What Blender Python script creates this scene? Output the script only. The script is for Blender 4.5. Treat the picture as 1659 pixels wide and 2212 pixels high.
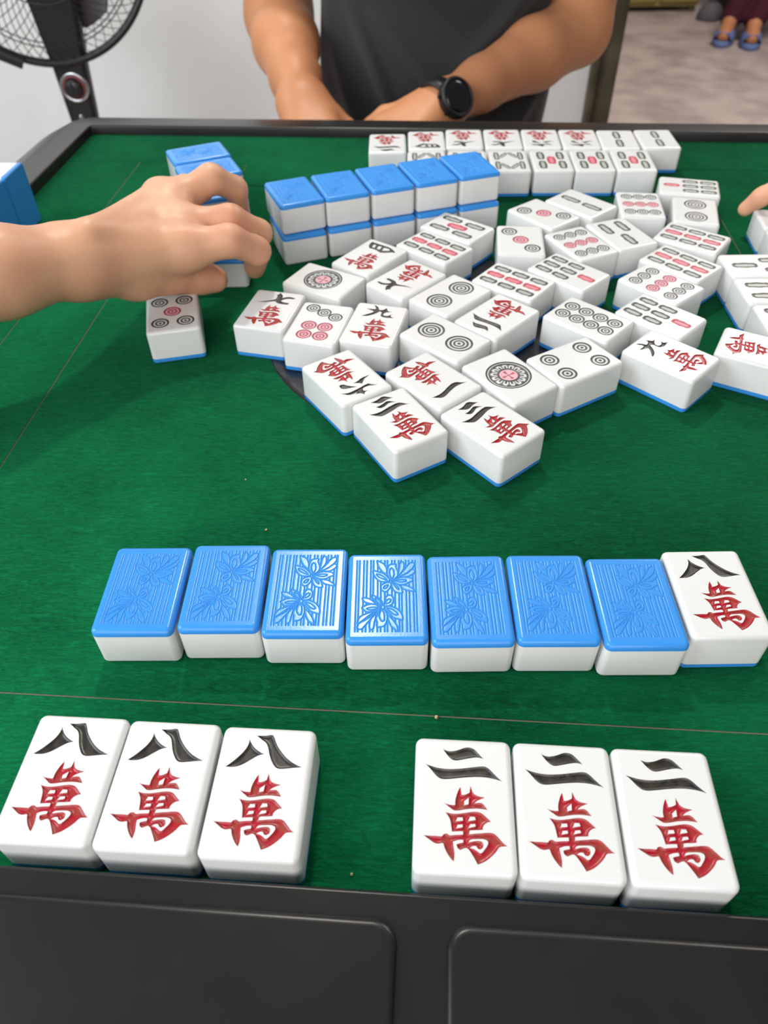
import bpy, bmesh, math, random
import numpy as np
from mathutils import Vector, Matrix
from mathutils.geometry import delaunay_2d_cdt
import openvdb

for o in list(bpy.data.objects):
    bpy.data.objects.remove(o)
SC = bpy.context.scene
COL = SC.collection
R = math.radians

# ------------------------------------------------------------------ camera
cam = bpy.data.cameras.new('camera')
cam_o = bpy.data.objects.new('camera', cam)
COL.objects.link(cam_o)
cam.sensor_fit = 'VERTICAL'
cam.sensor_height = 36.0
cam.sensor_width = 27.0
cam.lens = 36.0 * 1617.64 / 2212.0
cr, cu, cw = Vector((0.99986348, -0.01175443, -0.01161289)), Vector((0.01652349, 0.71127981, 0.70271474)), Vector((0, 0.70281069, -0.71137693))
cam_o.matrix_world = Matrix((
    (cr.x, cu.x, -cw.x, 0), (cr.y, cu.y, -cw.y, 0), (cr.z, cu.z, -cw.z, 0.277025), (0, 0, 0, 1)))
cam.clip_start = 0.01
cam.dof.use_dof = True
cam.dof.focus_distance = 0.335
cam.dof.aperture_fstop = cam.lens / 1.9
SC.camera = cam_o

# ------------------------------------------------------------------ view, world, lamps
vs = SC.view_settings
vs.view_transform = 'Standard'
vs.look = 'None'
vs.gamma = 1.0
vs.exposure = -0.14
try:
    vs.use_curve_mapping = False
except Exception:
    pass
w = bpy.data.worlds.new('world')
SC.world = w
w.use_nodes = True
w.node_tree.nodes['Background'].inputs[0].default_value = (0.92, 0.96, 1.0, 1)
w.node_tree.nodes['Background'].inputs[1].default_value = 0.20

def area(name, loc, aim, sx, sy, power, color):
    l = bpy.data.lights.new(name, 'AREA')
    l.shape = 'RECTANGLE'
    l.size = sx
    l.size_y = sy
    l.energy = power
    l.color = color
    o = bpy.data.objects.new(name, l)
    COL.objects.link(o)
    o.location = loc
    o.rotation_euler = (Vector(aim) - Vector(loc)).to_track_quat('-Z', 'Y').to_euler()
    return o

area('ceiling_lamp', (-0.125, 1.54, 1.72), (0.0, 0.45, 0.0), 0.15, 0.08, 24, (1.0, 0.945, 0.86))
area('window_daylight', (-1.15, 0.05, 0.75), (0.1, 0.65, -0.1), 0.9, 1.0, 25, (0.83, 0.92, 1.0))
area('room_fill', (-0.30, -1.5, 0.95), (-0.05, 0.6, 0.0), 2.2, 1.4, 42, (1.0, 0.965, 0.945))
area('wall_fill', (-0.95, 1.15, 0.95), (-0.30, 2.1, 0.72), 0.5, 0.4, 13, (0.98, 0.985, 1.0))  # added fill without a fixture, brightens the back wall
area('far_room_fill', (1.7, 2.9, 1.9), (1.5, 3.2, -0.8), 1.0, 1.0, 78, (1.0, 0.92, 0.86))  # unseen area light added to lighten the next room's floor

# ------------------------------------------------------------------ materials
def nodes_of(m):
    m.use_nodes = True
    nt = m.node_tree
    return nt, nt.nodes['Principled BSDF']

def mat(name, col, rough=0.5, spec=0.5, metal=0.0, sss=0.0, bump=None, var=None, coat=0.0, sheen=0.0):
    m = bpy.data.materials.new(name)
    nt, b = nodes_of(m)
    b.inputs['Base Color'].default_value = (*col, 1)
    b.inputs['Roughness'].default_value = rough
    b.inputs['Specular IOR Level'].default_value = spec
    b.inputs['Metallic'].default_value = metal
    if coat:
        b.inputs['Coat Weight'].default_value = coat
        b.inputs['Coat Roughness'].default_value = 0.15
    if sheen:
        b.inputs['Sheen Weight'].default_value = sheen
    if sss:
        b.inputs['Subsurface Weight'].default_value = sss
        b.inputs['Subsurface Radius'].default_value = (0.010, 0.004, 0.002)
        b.inputs['Subsurface Scale'].default_value = 1.0
    if var or bump:
        tc = nt.nodes.new('ShaderNodeTexCoord')
    if var:                       # (scale, second colour, detail)
        n = nt.nodes.new('ShaderNodeTexNoise')
        n.inputs['Scale'].default_value = var[0]
        n.inputs['Detail'].default_value = var[2]
        nt.links.new(tc.outputs['Object'], n.inputs['Vector'])
        mx = nt.nodes.new('ShaderNodeMix')
        mx.data_type = 'RGBA'
        mx.inputs[6].default_value = (*col, 1)
        mx.inputs[7].default_value = (*var[1], 1)
        rp = nt.nodes.new('ShaderNodeValToRGB')
        rp.color_ramp.elements[0].position = 0.38
        rp.color_ramp.elements[1].position = 0.66
        nt.links.new(n.outputs['Fac'], rp.inputs['Fac'])
        nt.links.new(rp.outputs['Color'], mx.inputs[0])
        nt.links.new(mx.outputs[2], b.inputs['Base Color'])
    if bump:                      # (scale, strength, distance)
        n2 = nt.nodes.new('ShaderNodeTexNoise')
        n2.inputs['Scale'].default_value = bump[0]
        n2.inputs['Detail'].default_value = 4
        nt.links.new(tc.outputs['Object'], n2.inputs['Vector'])
        bp = nt.nodes.new('ShaderNodeBump')
        bp.inputs['Strength'].default_value = bump[1]
        bp.inputs['Distance'].default_value = bump[2]
        nt.links.new(n2.outputs['Fac'], bp.inputs['Height'])
        nt.links.new(bp.outputs['Normal'], b.inputs['Normal'])
    return m

M = {}
M['white'] = mat('tile_white_resin', (0.67, 0.668, 0.65), 0.20, 0.5)
M['blue'] = mat('tile_blue_resin', (0.040, 0.250, 0.66), 0.23, 0.32, bump=(1400, 0.12, 0.0002))
M['blue_matte'] = mat('tile_blue_matte', (0.036, 0.235, 0.63), 0.62, 0.25)
M['black_ink'] = mat('black_ink', (0.011, 0.0105, 0.010), 0.34, 0.45, var=(230, (0.045, 0.036, 0.024), 5))
M['red_ink'] = mat('red_ink', (0.37, 0.0025, 0.020), 0.30, 0.35, var=(210, (0.27, 0.045, 0.030), 4))
M['ring_dark'] = mat('dark_green_ink', (0.035, 0.042, 0.032), 0.4, 0.4)
M['ring_light'] = mat('grey_wash', (0.56, 0.55, 0.555), 0.4, 0.4)
M['ring_red'] = mat('dark_red_ink', (0.34, 0.055, 0.075), 0.4, 0.4)
M['ring_pink'] = mat('pink_wash', (0.66, 0.36, 0.41), 0.4, 0.4)
M['bar_light'] = mat('green_grey_wash', (0.36, 0.39, 0.35), 0.4, 0.4)
M['bar_pink'] = mat('red_wash', (0.62, 0.19, 0.24), 0.4, 0.4)
M['bar_red'] = mat('bar_red_ink', (0.40, 0.035, 0.060), 0.4, 0.4)
M['frame'] = mat('charcoal_plastic', (0.0105, 0.0100, 0.0098), 0.30, 0.36, bump=(1500, 0.04, 0.0002), var=(26, (0.0135, 0.013, 0.0125), 3))
M['dark_gap'] = mat('seam_backing', (0.16, 0.145, 0.095), 0.9, 0.2)
M['disc'] = mat('black_smoked_disc', (0.012, 0.013, 0.017), 0.25, 0.5)
M['maroon'] = mat('maroon_edge_band', (0.05, 0.010, 0.010), 0.45, 0.4)
M['skin'] = mat('skin', (0.66, 0.36, 0.215), 0.46, 0.35, sss=0.12, bump=(260, 0.12, 0.001), var=(22, (0.58, 0.275, 0.165), 4))
M['skin2'] = mat('skin_tanned', (0.52, 0.225, 0.100), 0.48, 0.35, sss=0.10, bump=(200, 0.1, 0.001), var=(9, (0.44, 0.185, 0.085), 4))
M['nail'] = mat('fingernail', (0.78, 0.48, 0.44), 0.22, 0.5)
M['shirt'] = mat('charcoal_cotton', (0.027, 0.027, 0.0275), 0.9, 0.2, bump=(500, 0.3, 0.0006), sheen=0.15)
M['trousers'] = mat('black_cotton', (0.010, 0.010, 0.011), 0.9, 0.2, bump=(400, 0.3, 0.0006))
M['hair'] = mat('black_hair', (0.012, 0.010, 0.009), 0.5, 0.4)
M['eye'] = mat('eye_white', (0.8, 0.8, 0.78), 0.2, 0.5)
M['watch'] = mat('black_watch_resin', (0.010, 0.010, 0.011), 0.42, 0.4)
M['watch_glass'] = mat('watch_glass', (0.006, 0.006, 0.007), 0.16, 0.5)
M['fan'] = mat('black_fan_plastic', (0.014, 0.013, 0.013), 0.38, 0.45)
M['fan_blade'] = mat('smoke_grey_blade', (0.075, 0.070, 0.068), 0.35, 0.5)
M['chrome'] = mat('chrome_ring', (0.55, 0.55, 0.56), 0.25, 0.5, metal=1.0)
M['knob_red'] = mat('red_dial_print', (0.22, 0.05, 0.05), 0.4, 0.4)
M['wall'] = mat('white_painted_plaster', (0.80, 0.80, 0.785), 0.85, 0.2, var=(3.2, (0.73, 0.73, 0.705), 6), bump=(60, 0.08, 0.003))
M['floor'] = mat('pinkish_terrazzo', (0.50, 0.41, 0.37), 0.42, 0.4, var=(7, (0.34, 0.27, 0.25), 6))
M['post'] = mat('olive_brown_wood', (0.052, 0.043, 0.022), 0.5, 0.4, var=(14, (0.105, 0.085, 0.05), 5))
M['olive'] = mat('olive_yellow_laminate', (0.26, 0.20, 0.065), 0.6, 0.3)
M['slipper'] = mat('blue_foam', (0.12, 0.18, 0.38), 0.6, 0.3)
M['maroon_cloth'] = mat('maroon_cloth', (0.055, 0.010, 0.020), 0.9, 0.2)
M['stool'] = mat('dark_plastic', (0.02, 0.02, 0.02), 0.5, 0.4)
M['crumb'] = mat('crumb', (0.5, 0.40, 0.2), 0.8, 0.2)

def felt_mat(name, col, col2):
    m = bpy.data.materials.new(name)
    nt, b = nodes_of(m)
    N, L = nt.nodes, nt.links
    tc = N.new('ShaderNodeTexCoord')
    mp = N.new('ShaderNodeMapping')
    mp.inputs['Rotation'].default_value = (0, 0, R(-22))
    mp.inputs['Scale'].default_value = (150, 620, 300)
    L.new(tc.outputs['Object'], mp.inputs['Vector'])
    n1 = N.new('ShaderNodeTexNoise')           # combed pile
    n1.inputs['Scale'].default_value = 1.0
    n1.inputs['Detail'].default_value = 6
    n1.inputs['Roughness'].default_value = 0.70
    n1.inputs['Distortion'].default_value = 1.4
    L.new(mp.outputs['Vector'], n1.inputs['Vector'])
    n2 = N.new('ShaderNodeTexNoise')           # brushed patches
    n2.inputs['Scale'].default_value = 9.0
    n2.inputs['Detail'].default_value = 5
    L.new(tc.outputs['Object'], n2.inputs['Vector'])
    n3 = N.new('ShaderNodeTexNoise')           # lint
    n3.inputs['Scale'].default_value = 900
    n3.inputs['Detail'].default_value = 3
    L.new(tc.outputs['Object'], n3.inputs['Vector'])
    add = N.new('ShaderNodeMath'); add.operation = 'MULTIPLY_ADD'
    L.new(n1.outputs['Fac'], add.inputs[0]); add.inputs[1].default_value = 0.55
    sc2 = N.new('ShaderNodeMath'); sc2.operation = 'MULTIPLY'
    L.new(n2.outputs['Fac'], sc2.inputs[0]); sc2.inputs[1].default_value = 0.50
    L.new(sc2.outputs[0], add.inputs[2])
    rp = N.new('ShaderNodeValToRGB')
    rp.color_ramp.elements[0].position = 0.36
    rp.color_ramp.elements[1].position = 0.72
    rp.color_ramp.elements[0].color = (*col, 1)
    rp.color_ramp.elements[1].color = (*col2, 1)
    L.new(add.outputs[0], rp.inputs['Fac'])
    vm = N.new('ShaderNodeVectorMath'); vm.operation = 'DISTANCE'      # sheen of the brushed nap painted into the colour, lighter toward near left
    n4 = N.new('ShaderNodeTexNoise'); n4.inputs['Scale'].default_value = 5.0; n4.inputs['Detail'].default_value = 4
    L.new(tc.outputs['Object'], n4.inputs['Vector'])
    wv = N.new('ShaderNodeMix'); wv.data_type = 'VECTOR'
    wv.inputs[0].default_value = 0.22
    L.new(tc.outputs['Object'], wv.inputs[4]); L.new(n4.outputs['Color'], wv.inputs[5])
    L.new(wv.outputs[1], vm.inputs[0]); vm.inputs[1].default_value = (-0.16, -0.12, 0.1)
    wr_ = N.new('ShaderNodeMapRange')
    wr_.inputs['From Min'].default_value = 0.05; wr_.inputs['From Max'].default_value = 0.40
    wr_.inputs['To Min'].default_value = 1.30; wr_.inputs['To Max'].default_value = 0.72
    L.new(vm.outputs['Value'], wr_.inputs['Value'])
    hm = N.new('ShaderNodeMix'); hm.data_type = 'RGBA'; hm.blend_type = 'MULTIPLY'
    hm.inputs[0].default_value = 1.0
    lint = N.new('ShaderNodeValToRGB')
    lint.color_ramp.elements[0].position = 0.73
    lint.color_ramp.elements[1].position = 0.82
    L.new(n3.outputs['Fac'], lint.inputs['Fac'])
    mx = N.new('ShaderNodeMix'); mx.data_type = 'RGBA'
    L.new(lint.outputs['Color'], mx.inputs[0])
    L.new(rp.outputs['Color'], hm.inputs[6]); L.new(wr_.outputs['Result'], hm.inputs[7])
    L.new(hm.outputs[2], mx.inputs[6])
    mx.inputs[7].default_value = (0.10, 0.30, 0.17, 1)
    L.new(mx.outputs[2], b.inputs['Base Color'])
    b.inputs['Roughness'].default_value = 0.95
    b.inputs['Specular IOR Level'].default_value = 0.0
    b.inputs['Sheen Weight'].default_value = 0.05
    b.inputs['Sheen Tint'].default_value = (0.5, 1.0, 0.7, 1)
    bp = N.new('ShaderNodeBump')
    bp.inputs['Strength'].default_value = 0.75
    bp.inputs['Distance'].default_value = 0.0016
    L.new(n1.outputs['Fac'], bp.inputs['Height'])
    L.new(bp.outputs['Normal'], b.inputs['Normal'])
    return m

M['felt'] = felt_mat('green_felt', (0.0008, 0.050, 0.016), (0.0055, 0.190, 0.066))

# ------------------------------------------------------------------ object helpers
def mesh_from(name, verts, faces, mats, fm=None, smooth=False):
    me = bpy.data.meshes.new(name)
    me.from_pydata([tuple(map(float, v)) for v in verts], [], [tuple(map(int, f)) for f in faces])
    for m in mats:
        me.materials.append(m)
    if fm is not None:
        me.polygons.foreach_set('material_index', np.asarray(fm, dtype=np.int32))
    if smooth is not False:
        arr = np.ones(len(me.polygons), bool) if smooth is True else np.asarray(smooth, bool)
        me.polygons.foreach_set('use_smooth', arr)
    me.update()
    return me

def obj(name, me, parent=None, loc=(0, 0, 0), rot=(0, 0, 0)):
    o = bpy.data.objects.new(name, me)
    COL.objects.link(o)
    if parent:
        o.parent = parent
    o.location = loc
    o.rotation_euler = rot
    return o

def tag(o, label=None, cat=None, group=None, kind=None):
    if label: o['label'] = label
    if cat: o['category'] = cat
    if group: o['group'] = group
    if kind: o['kind'] = kind
    return o

def thing(name, label, cat, loc=(0, 0, 0), rz=0.0, group=None):
    return tag(obj(name, None, None, loc, (0, 0, rz)), label, cat, group)

class MB:                                        # small mesh collector
    def __init__(s): s.v, s.f, s.m, s.s = [], [], [], []
    def add(s, vs_, fs_, mi=0, sm=False):
        b = len(s.v)
        s.v += [tuple(p) for p in vs_]
        for f in fs_:
            s.f.append(tuple(i + b for i in f)); s.m.append(mi); s.s.append(sm)
    def box(s, x0, x1, y0, y1, z0, z1, mi=0):
        v = [(x0, y0, z0), (x1, y0, z0), (x1, y1, z0), (x0, y1, z0), (x0, y0, z1), (x1, y0, z1), (x1, y1, z1), (x0, y1, z1)]
        s.add(v, [(3, 2, 1, 0), (4, 5, 6, 7), (0, 1, 5, 4), (1, 2, 6, 5), (2, 3, 7, 6), (3, 0, 4, 7)], mi)
    def loft(s, loops, mi=0, cap0=True, cap1=True, sm=True, closed=True):
        n = len(loops[0]); vs_ = [p for l in loops for p in l]; fs_ = []
        for k in range(len(loops) - 1):
            for i in range(n if closed else n - 1):
                j = (i + 1) % n
                fs_.append((k * n + i, k * n + j, (k + 1) * n + j, (k + 1) * n + i))
        s.add(vs_, fs_, mi, sm)
        if cap0: s.add(loops[0], [tuple(range(n - 1, -1, -1))], mi)
        if cap1: s.add(loops[-1], [tuple(range(n))], mi)
    def tube(s, pts, rad, n=8, mi=0, closed=False):
        pts = [Vector(p) for p in pts]; loops = []; prev = None
        m = len(pts)
        for i, p in enumerate(pts):
            if closed: d = pts[(i + 1) % m] - pts[i - 1]
            else: d = pts[min(i + 1, m - 1)] - pts[max(i - 1, 0)]
            d.normalize()
            a = prev if prev is not None else (Vector((0, 0, 1)) if abs(d.z) < 0.9 else Vector((1, 0, 0)))
            u = (a - d * a.dot(d)).normalized(); prev = u
            v = d.cross(u); r = rad[i] if hasattr(rad, '__len__') else rad
            loops.append([p + (u * math.cos(2 * math.pi * k / n) + v * math.sin(2 * math.pi * k / n)) * r for k in range(n)])
        if closed: loops.append(loops[0])
        s.loft(loops, mi, not closed, not closed)
    def build(s, name, mats, parent=None, loc=(0, 0, 0), rot=(0, 0, 0)):
        if not isinstance(mats, (list, tuple)): mats = [mats]
        return obj(name, mesh_from(name, s.v, s.f, mats, s.m, s.s), parent, loc, rot)

def rrect(hw, hl, rc, n=5, z=0.0, cx=0.0, cy=0.0):
    p = []
    rc = max(rc, 1e-5)
    for (sx, sy, a0) in ((1, -1, -90), (1, 1, 0), (-1, 1, 90), (-1, -1, 180)):
        for k in range(n):
            a = R(a0 + 90.0 * k / (n - 1))
            p.append((cx + sx * (hw - rc) + rc * math.cos(a), cy + sy * (hl - rc) + rc * math.sin(a), z))
    return p

# ------------------------------------------------------------------ signed-distance sculpting (one continuous surface)
def smin(a, b, k):
    h = np.clip(0.5 + 0.5 * (b - a) / k, 0, 1)
    return b * (1 - h) + a * h - k * h * (1 - h)

def sdf_surface(groups, vox, pad=0.012, base_k=0.012, link_k=0.006, stretch=(1, 1, 1)):
    """groups[0] is blended together (the trunk); every other group is a limb blended only with the trunk."""
    st = np.array(stretch, np.float32)
    allp = np.array([[*(np.array(c[i]) * st)] for g in groups for c in g for i in (0, 1)])
    rmax = max(max(c[2], c[3]) for g in groups for c in g)
    lo = allp.min(0) - rmax - pad; hi = allp.max(0) + rmax + pad
    n = np.ceil((hi - lo) / vox).astype(int) + 1
    def gridvals(caps, k):
        D = np.full(n, 9.0, np.float32)
        for c in caps:
            a = np.array(c[0], np.float32) * st; b = np.array(c[1], np.float32) * st
            r0, r1 = c[2], c[3]
            m = max(r0, r1) + 0.03 + k
            i0 = np.maximum(((np.minimum(a, b) - m - lo) / vox).astype(int), 0)
            i1 = np.minimum(((np.maximum(a, b) + m - lo) / vox).astype(int) + 2, n)
            X, Y, Z = np.meshgrid(*[(lo[q] + vox * np.arange(i0[q], i1[q])).astype(np.float32) for q in range(3)], indexing='ij')
            d = b - a; L2 = float(d @ d) + 1e-12
            t = np.clip(((X - a[0]) * d[0] + (Y - a[1]) * d[1] + (Z - a[2]) * d[2]) / L2, 0, 1)
            q = np.sqrt((X - a[0] - t * d[0]) ** 2 + (Y - a[1] - t * d[1]) ** 2 + (Z - a[2] - t * d[2]) ** 2) - (r0 + t * (r1 - r0))
            s_ = tuple(slice(i0[e], i1[e]) for e in range(3))
            D[s_] = smin(D[s_], q, k)
        return D
    T0 = gridvals(groups[0], base_k)
    out = T0.copy()
    for g in groups[1:]:
        out = np.minimum(out, smin(T0, gridvals(g, 0.004), link_k))
    g_ = openvdb.FloatGrid()
    g_.background = 3 * vox
    g_.copyFromArray(np.clip(out, -3 * vox, 3 * vox).astype(np.float32))
    pts, quads = g_.convertToQuads()
    pts = (pts * vox + lo) / st
    return pts, quads

def sdf_obj(name, groups, vox, material, parent=None, loc=(0, 0, 0), smooth=2, **kw):
    p, q = sdf_surface(groups, vox, **kw)
    p = p - np.array(loc)
    me = mesh_from(name, p, q[:, ::-1], [material], None, True)
    o = obj(name, me, parent, loc if parent is None else (0, 0, 0))
    if smooth:
        bm = bmesh.new(); bm.from_mesh(me)
        for _ in range(smooth):
            bmesh.ops.smooth_vert(bm, verts=bm.verts, factor=0.5, use_axis_x=True, use_axis_y=True, use_axis_z=True)
        bmesh.ops.recalc_face_normals(bm, faces=bm.faces)
        bm.to_mesh(me); bm.free()
        me.polygons.foreach_set('use_smooth', np.ones(len(me.polygons), bool))
    return o

# ------------------------------------------------------------------ room shell
FZ = -0.80
def slab(name, x0, x1, y0, y1, z0, z1, m, kind='structure', parent=None):
    b = MB(); b.box(x0, x1, y0, y1, z0, z1)
    o = b.build(name, m, parent)
    if kind: o['kind'] = kind
    return o

slab('floor', -3.2, 4.2, -1.6, 7.0, FZ - 0.05, FZ, M['floor'])
slab('wall_back', -3.2, 0.548, 2.10, 2.20, FZ, 2.0, M['wall'])
slab('wall_far', 0.548, 4.2, 6.9, 7.0, FZ, 2.0, M['wall'])
slab('baseboard_back', -3.2, 0.53, 2.085, 2.10, FZ, FZ + 0.09, M['wall'])
b = MB()                                             # door post with a rounded face and a stop moulding
b.loft([[(x, y, z) for (x, y, _) in rrect(0.027, 0.065, 0.010, 4, 0, 0.575, 2.15)] for z in (FZ, 2.0)])
b.loft([[(x, y, z) for (x, y, _) in rrect(0.008, 0.018, 0.004, 3, 0, 0.541, 2.087)] for z in (FZ, 2.0)])
tag(b.build('door_1', M['post']), kind='structure')

# ------------------------------------------------------------------ mahjong table
TC = (0.0351, 0.4465)
TROT = R(-4.5)
table = thing('mahjong_table', 'square mahjong table with green felt top and charcoal plastic rim', 'table', (TC[0], TC[1], 0), TROT)
HF = 0.364                                            # half width of the felt
FZT = 0.0089                                          # rim height over the felt

def ring(prof_far, prof_near):
    """loft a square rim: profiles of (distance outward, z); the near side (player's drawers) is wider"""
    loops = []
    for (d, z), (dn, zn) in zip(prof_far, prof_near):
        rc = max(0.002, min(d, 0.05) * 0.9)
        x0, x1, y1, y0 = -HF - d, HF + d, HF + d, -HF - dn
        p = []
        for (cx, cy, a0, rr) in ((x1, y0, -90, min(rc, 0.03)), (x1, y1, 0, rc), (x0, y1, 90, rc), (x0, y0, 180, min(rc, 0.03))):
            sx = 1 if cx > 0 else -1; sy = 1 if cy > 0 else -1
            for k in range(6):
                a = R(a0 + 90 * k / 5)
                zz = zn if cy < 0 else z
                p.append((cx - sx * rr + rr * math.cos(a), cy - sy * rr + rr * math.sin(a), zz))
        loops.append(p)
    return loops
pf = [(0, -0.006), (0, 0.0072), (0.0005, 0.0083), (0.0014, FZT), (0.0018, FZT), (0.022, FZT), (0.026, 0.0082), (0.052, -0.004), (0.066, -0.012), (0.071, -0.018), (0.071, -0.040), (0.060, -0.046), (0.040, -0.046)]
FZN = 0.0155
pn = [(-0.0002, -0.006), (-0.0002, 0.0138), (0.0002, 0.0148), (0.0011, FZN), (0.0015, FZN), (0.022, FZN), (0.040, FZN), (0.085, 0.0135), (0.098, 0.006), (0.103, -0.006), (0.103, -0.040), (0.090, -0.046), (0.070, -0.046)]
b = MB(); b.loft(ring(pf, pn), 0, False, False)
b.build('rim', M['frame'], table)
b = MB(); b.loft(ring([(0.0712, -0.020), (0.0735, -0.021), (0.0735, -0.027), (0.0712, -0.028)], [(0.1032, -0.020), (0.1055, -0.021), (0.1055, -0.027), (0.1032, -0.028)]), 0, False, False)
b.build('edge_band', M['maroon'], table)
b = MB()                                              # underbody and pedestal
b.loft([rrect(0.41, 0.43, 0.03, 4, z) for z in (-0.046, -0.15)] + [rrect(0.34, 0.34, 0.05, 4, -0.20)])
b.build('machine_body', M['frame'], table)
b = MB(); b.loft([rrect(s_, s_, 0.03, 4, z) for s_, z in ((0.12, -0.20), (0.10, -0.70), (0.30, -0.76), (0.32, FZ))])
b.build('pedestal', M['frame'], table)

# drawer fronts let into the near rim: raised lids with rounded corners
def lid(x0, x1):
    b = MB(); cy0, cy1 = -HF - 0.080, -HF - 0.0090
    cx, hw, hl = (x0 + x1) / 2, (x1 - x0) / 2, (cy1 - cy0) / 2
    cyc = (cy0 + cy1) / 2
    lo = [rrect(hw, hl, 0.0075, 8, FZN - 0.0012, cx, cyc), rrect(hw, hl, 0.0075, 8, FZN + 0.0004, cx, cyc),
          rrect(hw - 0.0004, hl - 0.0004, 0.0072, 8, FZN + 0.0012, cx, cyc), rrect(hw - 0.0010, hl - 0.0010, 0.0067, 8, FZN + 0.0017, cx, cyc), rrect(hw - 0.0018, hl - 0.0018, 0.0062, 8, FZN + 0.0019, cx, cyc), rrect(hw - 0.0026, hl - 0.0026, 0.0058, 8, FZN + 0.0019, cx, cyc)]
    b.loft(lo, 0, False, True)
    return b
lid(-0.300, -0.0035).build('drawer_lid', M['frame'], table)
lid(0.0120, 0.300).build('drawer_lid', M['frame'], table)

# felt: separate pieces with narrow joints, lanes for the rising walls, a hole for the dice disc
slab('seam_board', -HF, HF, -HF, HF, -0.012, -0.0003, M['dark_gap'], None, table)
g_ = 0.0004
def felt_piece(name, x0, x1, y0, y1, ztop=0.0, hole=None):
    b = MB()
    x0 += g_; x1 -= g_; y0 += g_; y1 -= g_
    if hole is None:
        nx = max(1, int((x1 - x0) / 0.1))
        b.box(x0, x1, y0, y1, -0.0003, ztop)
    else:
        n = 96
        circ = [(hole * math.cos(2 * math.pi * k / n), hole * math.sin(2 * math.pi * k / n)) for k in range(n)]
        sq = []
        for (cx, cy) in circ:
            f = min((x1 if cx > 0 else -x0) / max(abs(cx), 1e-9), (y1 if cy > 0 else -y0) / max(abs(cy), 1e-9))
            sq.append((cx * f, cy * f))
        corners = [(x1, y1), (x0, y1), (x0, y0), (x1, y0)]
        for c_ in corners:                             # snap the nearest outline point onto each corner
            k = min(range(n), key=lambda i: (sq[i][0] - c_[0]) ** 2 + (sq[i][1] - c_[1]) ** 2)
            sq[k] = c_
        b.loft([[(x, y, -0.0003) for x, y in sq], [(x, y, 0) for x, y in sq], [(x, y, 0) for x, y in circ], [(x, y, -0.0003) for x, y in circ]], 0, False, False, sm=False)
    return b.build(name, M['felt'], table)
o1, o2 = HF - 0.073, HF - 0.1265                      # lane borders
felt_piece('felt_panel', -HF, HF, -HF, -o1)
felt_piece('felt_panel', -HF, HF, o1, HF)
felt_piece('felt_panel', -HF, -o1, -o1, o1)
felt_piece('felt_panel', o2, HF, -o1, o2)
felt_piece('lane_flap', -o1, -o2, -o1, o1)
felt_piece('lane_flap', -0.1855, 0.1855, o2, o1, 0.0004)
felt_piece('felt_panel', -o2, -0.1855, o2, o1)
felt_piece('felt_panel', 0.1855, HF, o2, o1)
felt_piece('felt_panel', -o2, o2, -o1, o2, 0.0, 0.1120)
b = MB()
n = 64
def circ(r_, z): return [(r_ * math.cos(2 * math.pi * k / n), r_ * math.sin(2 * math.pi * k / n), z) for k in range(n)]
b.loft([circ(0.1118, -0.0003), circ(0.1118, 0.0000), circ(0.1096, 0.0006), circ(0.1070, 0.0006), circ(0.1055, 0.0001), circ(0.02, 0.0001)], 0, False, True)
b.build('dice_disc', M['disc'], table)
b = MB()
rnd = random.Random(4)
for (x, y) in ((-0.0135, 0.0945), (0.0965, 0.4330), (-0.075, 0.300), (-0.060, 0.262), (0.02, 0.155), (0.012, 0.098), (-0.25, 0.60)):
    r_ = rnd.uniform(0.0005, 0.0010)
    l = [[(x + r_ * s_ * math.cos(a) * rnd.uniform(.7, 1.2), y + r_ * s_ * math.sin(a) * rnd.uniform(.7, 1.2), 0.0001 + r_ * h_) for a in (0, 1.05, 2.1, 3.14, 4.2, 5.2)] for s_, h_ in ((0.8, 0), (1, 0.5), (0.5, 1.1))]
    b.loft(l)
tag(b.build('crumbs', M['crumb']), 'tiny pale crumbs scattered on the green felt', 'crumbs', None, 'stuff')

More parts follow.
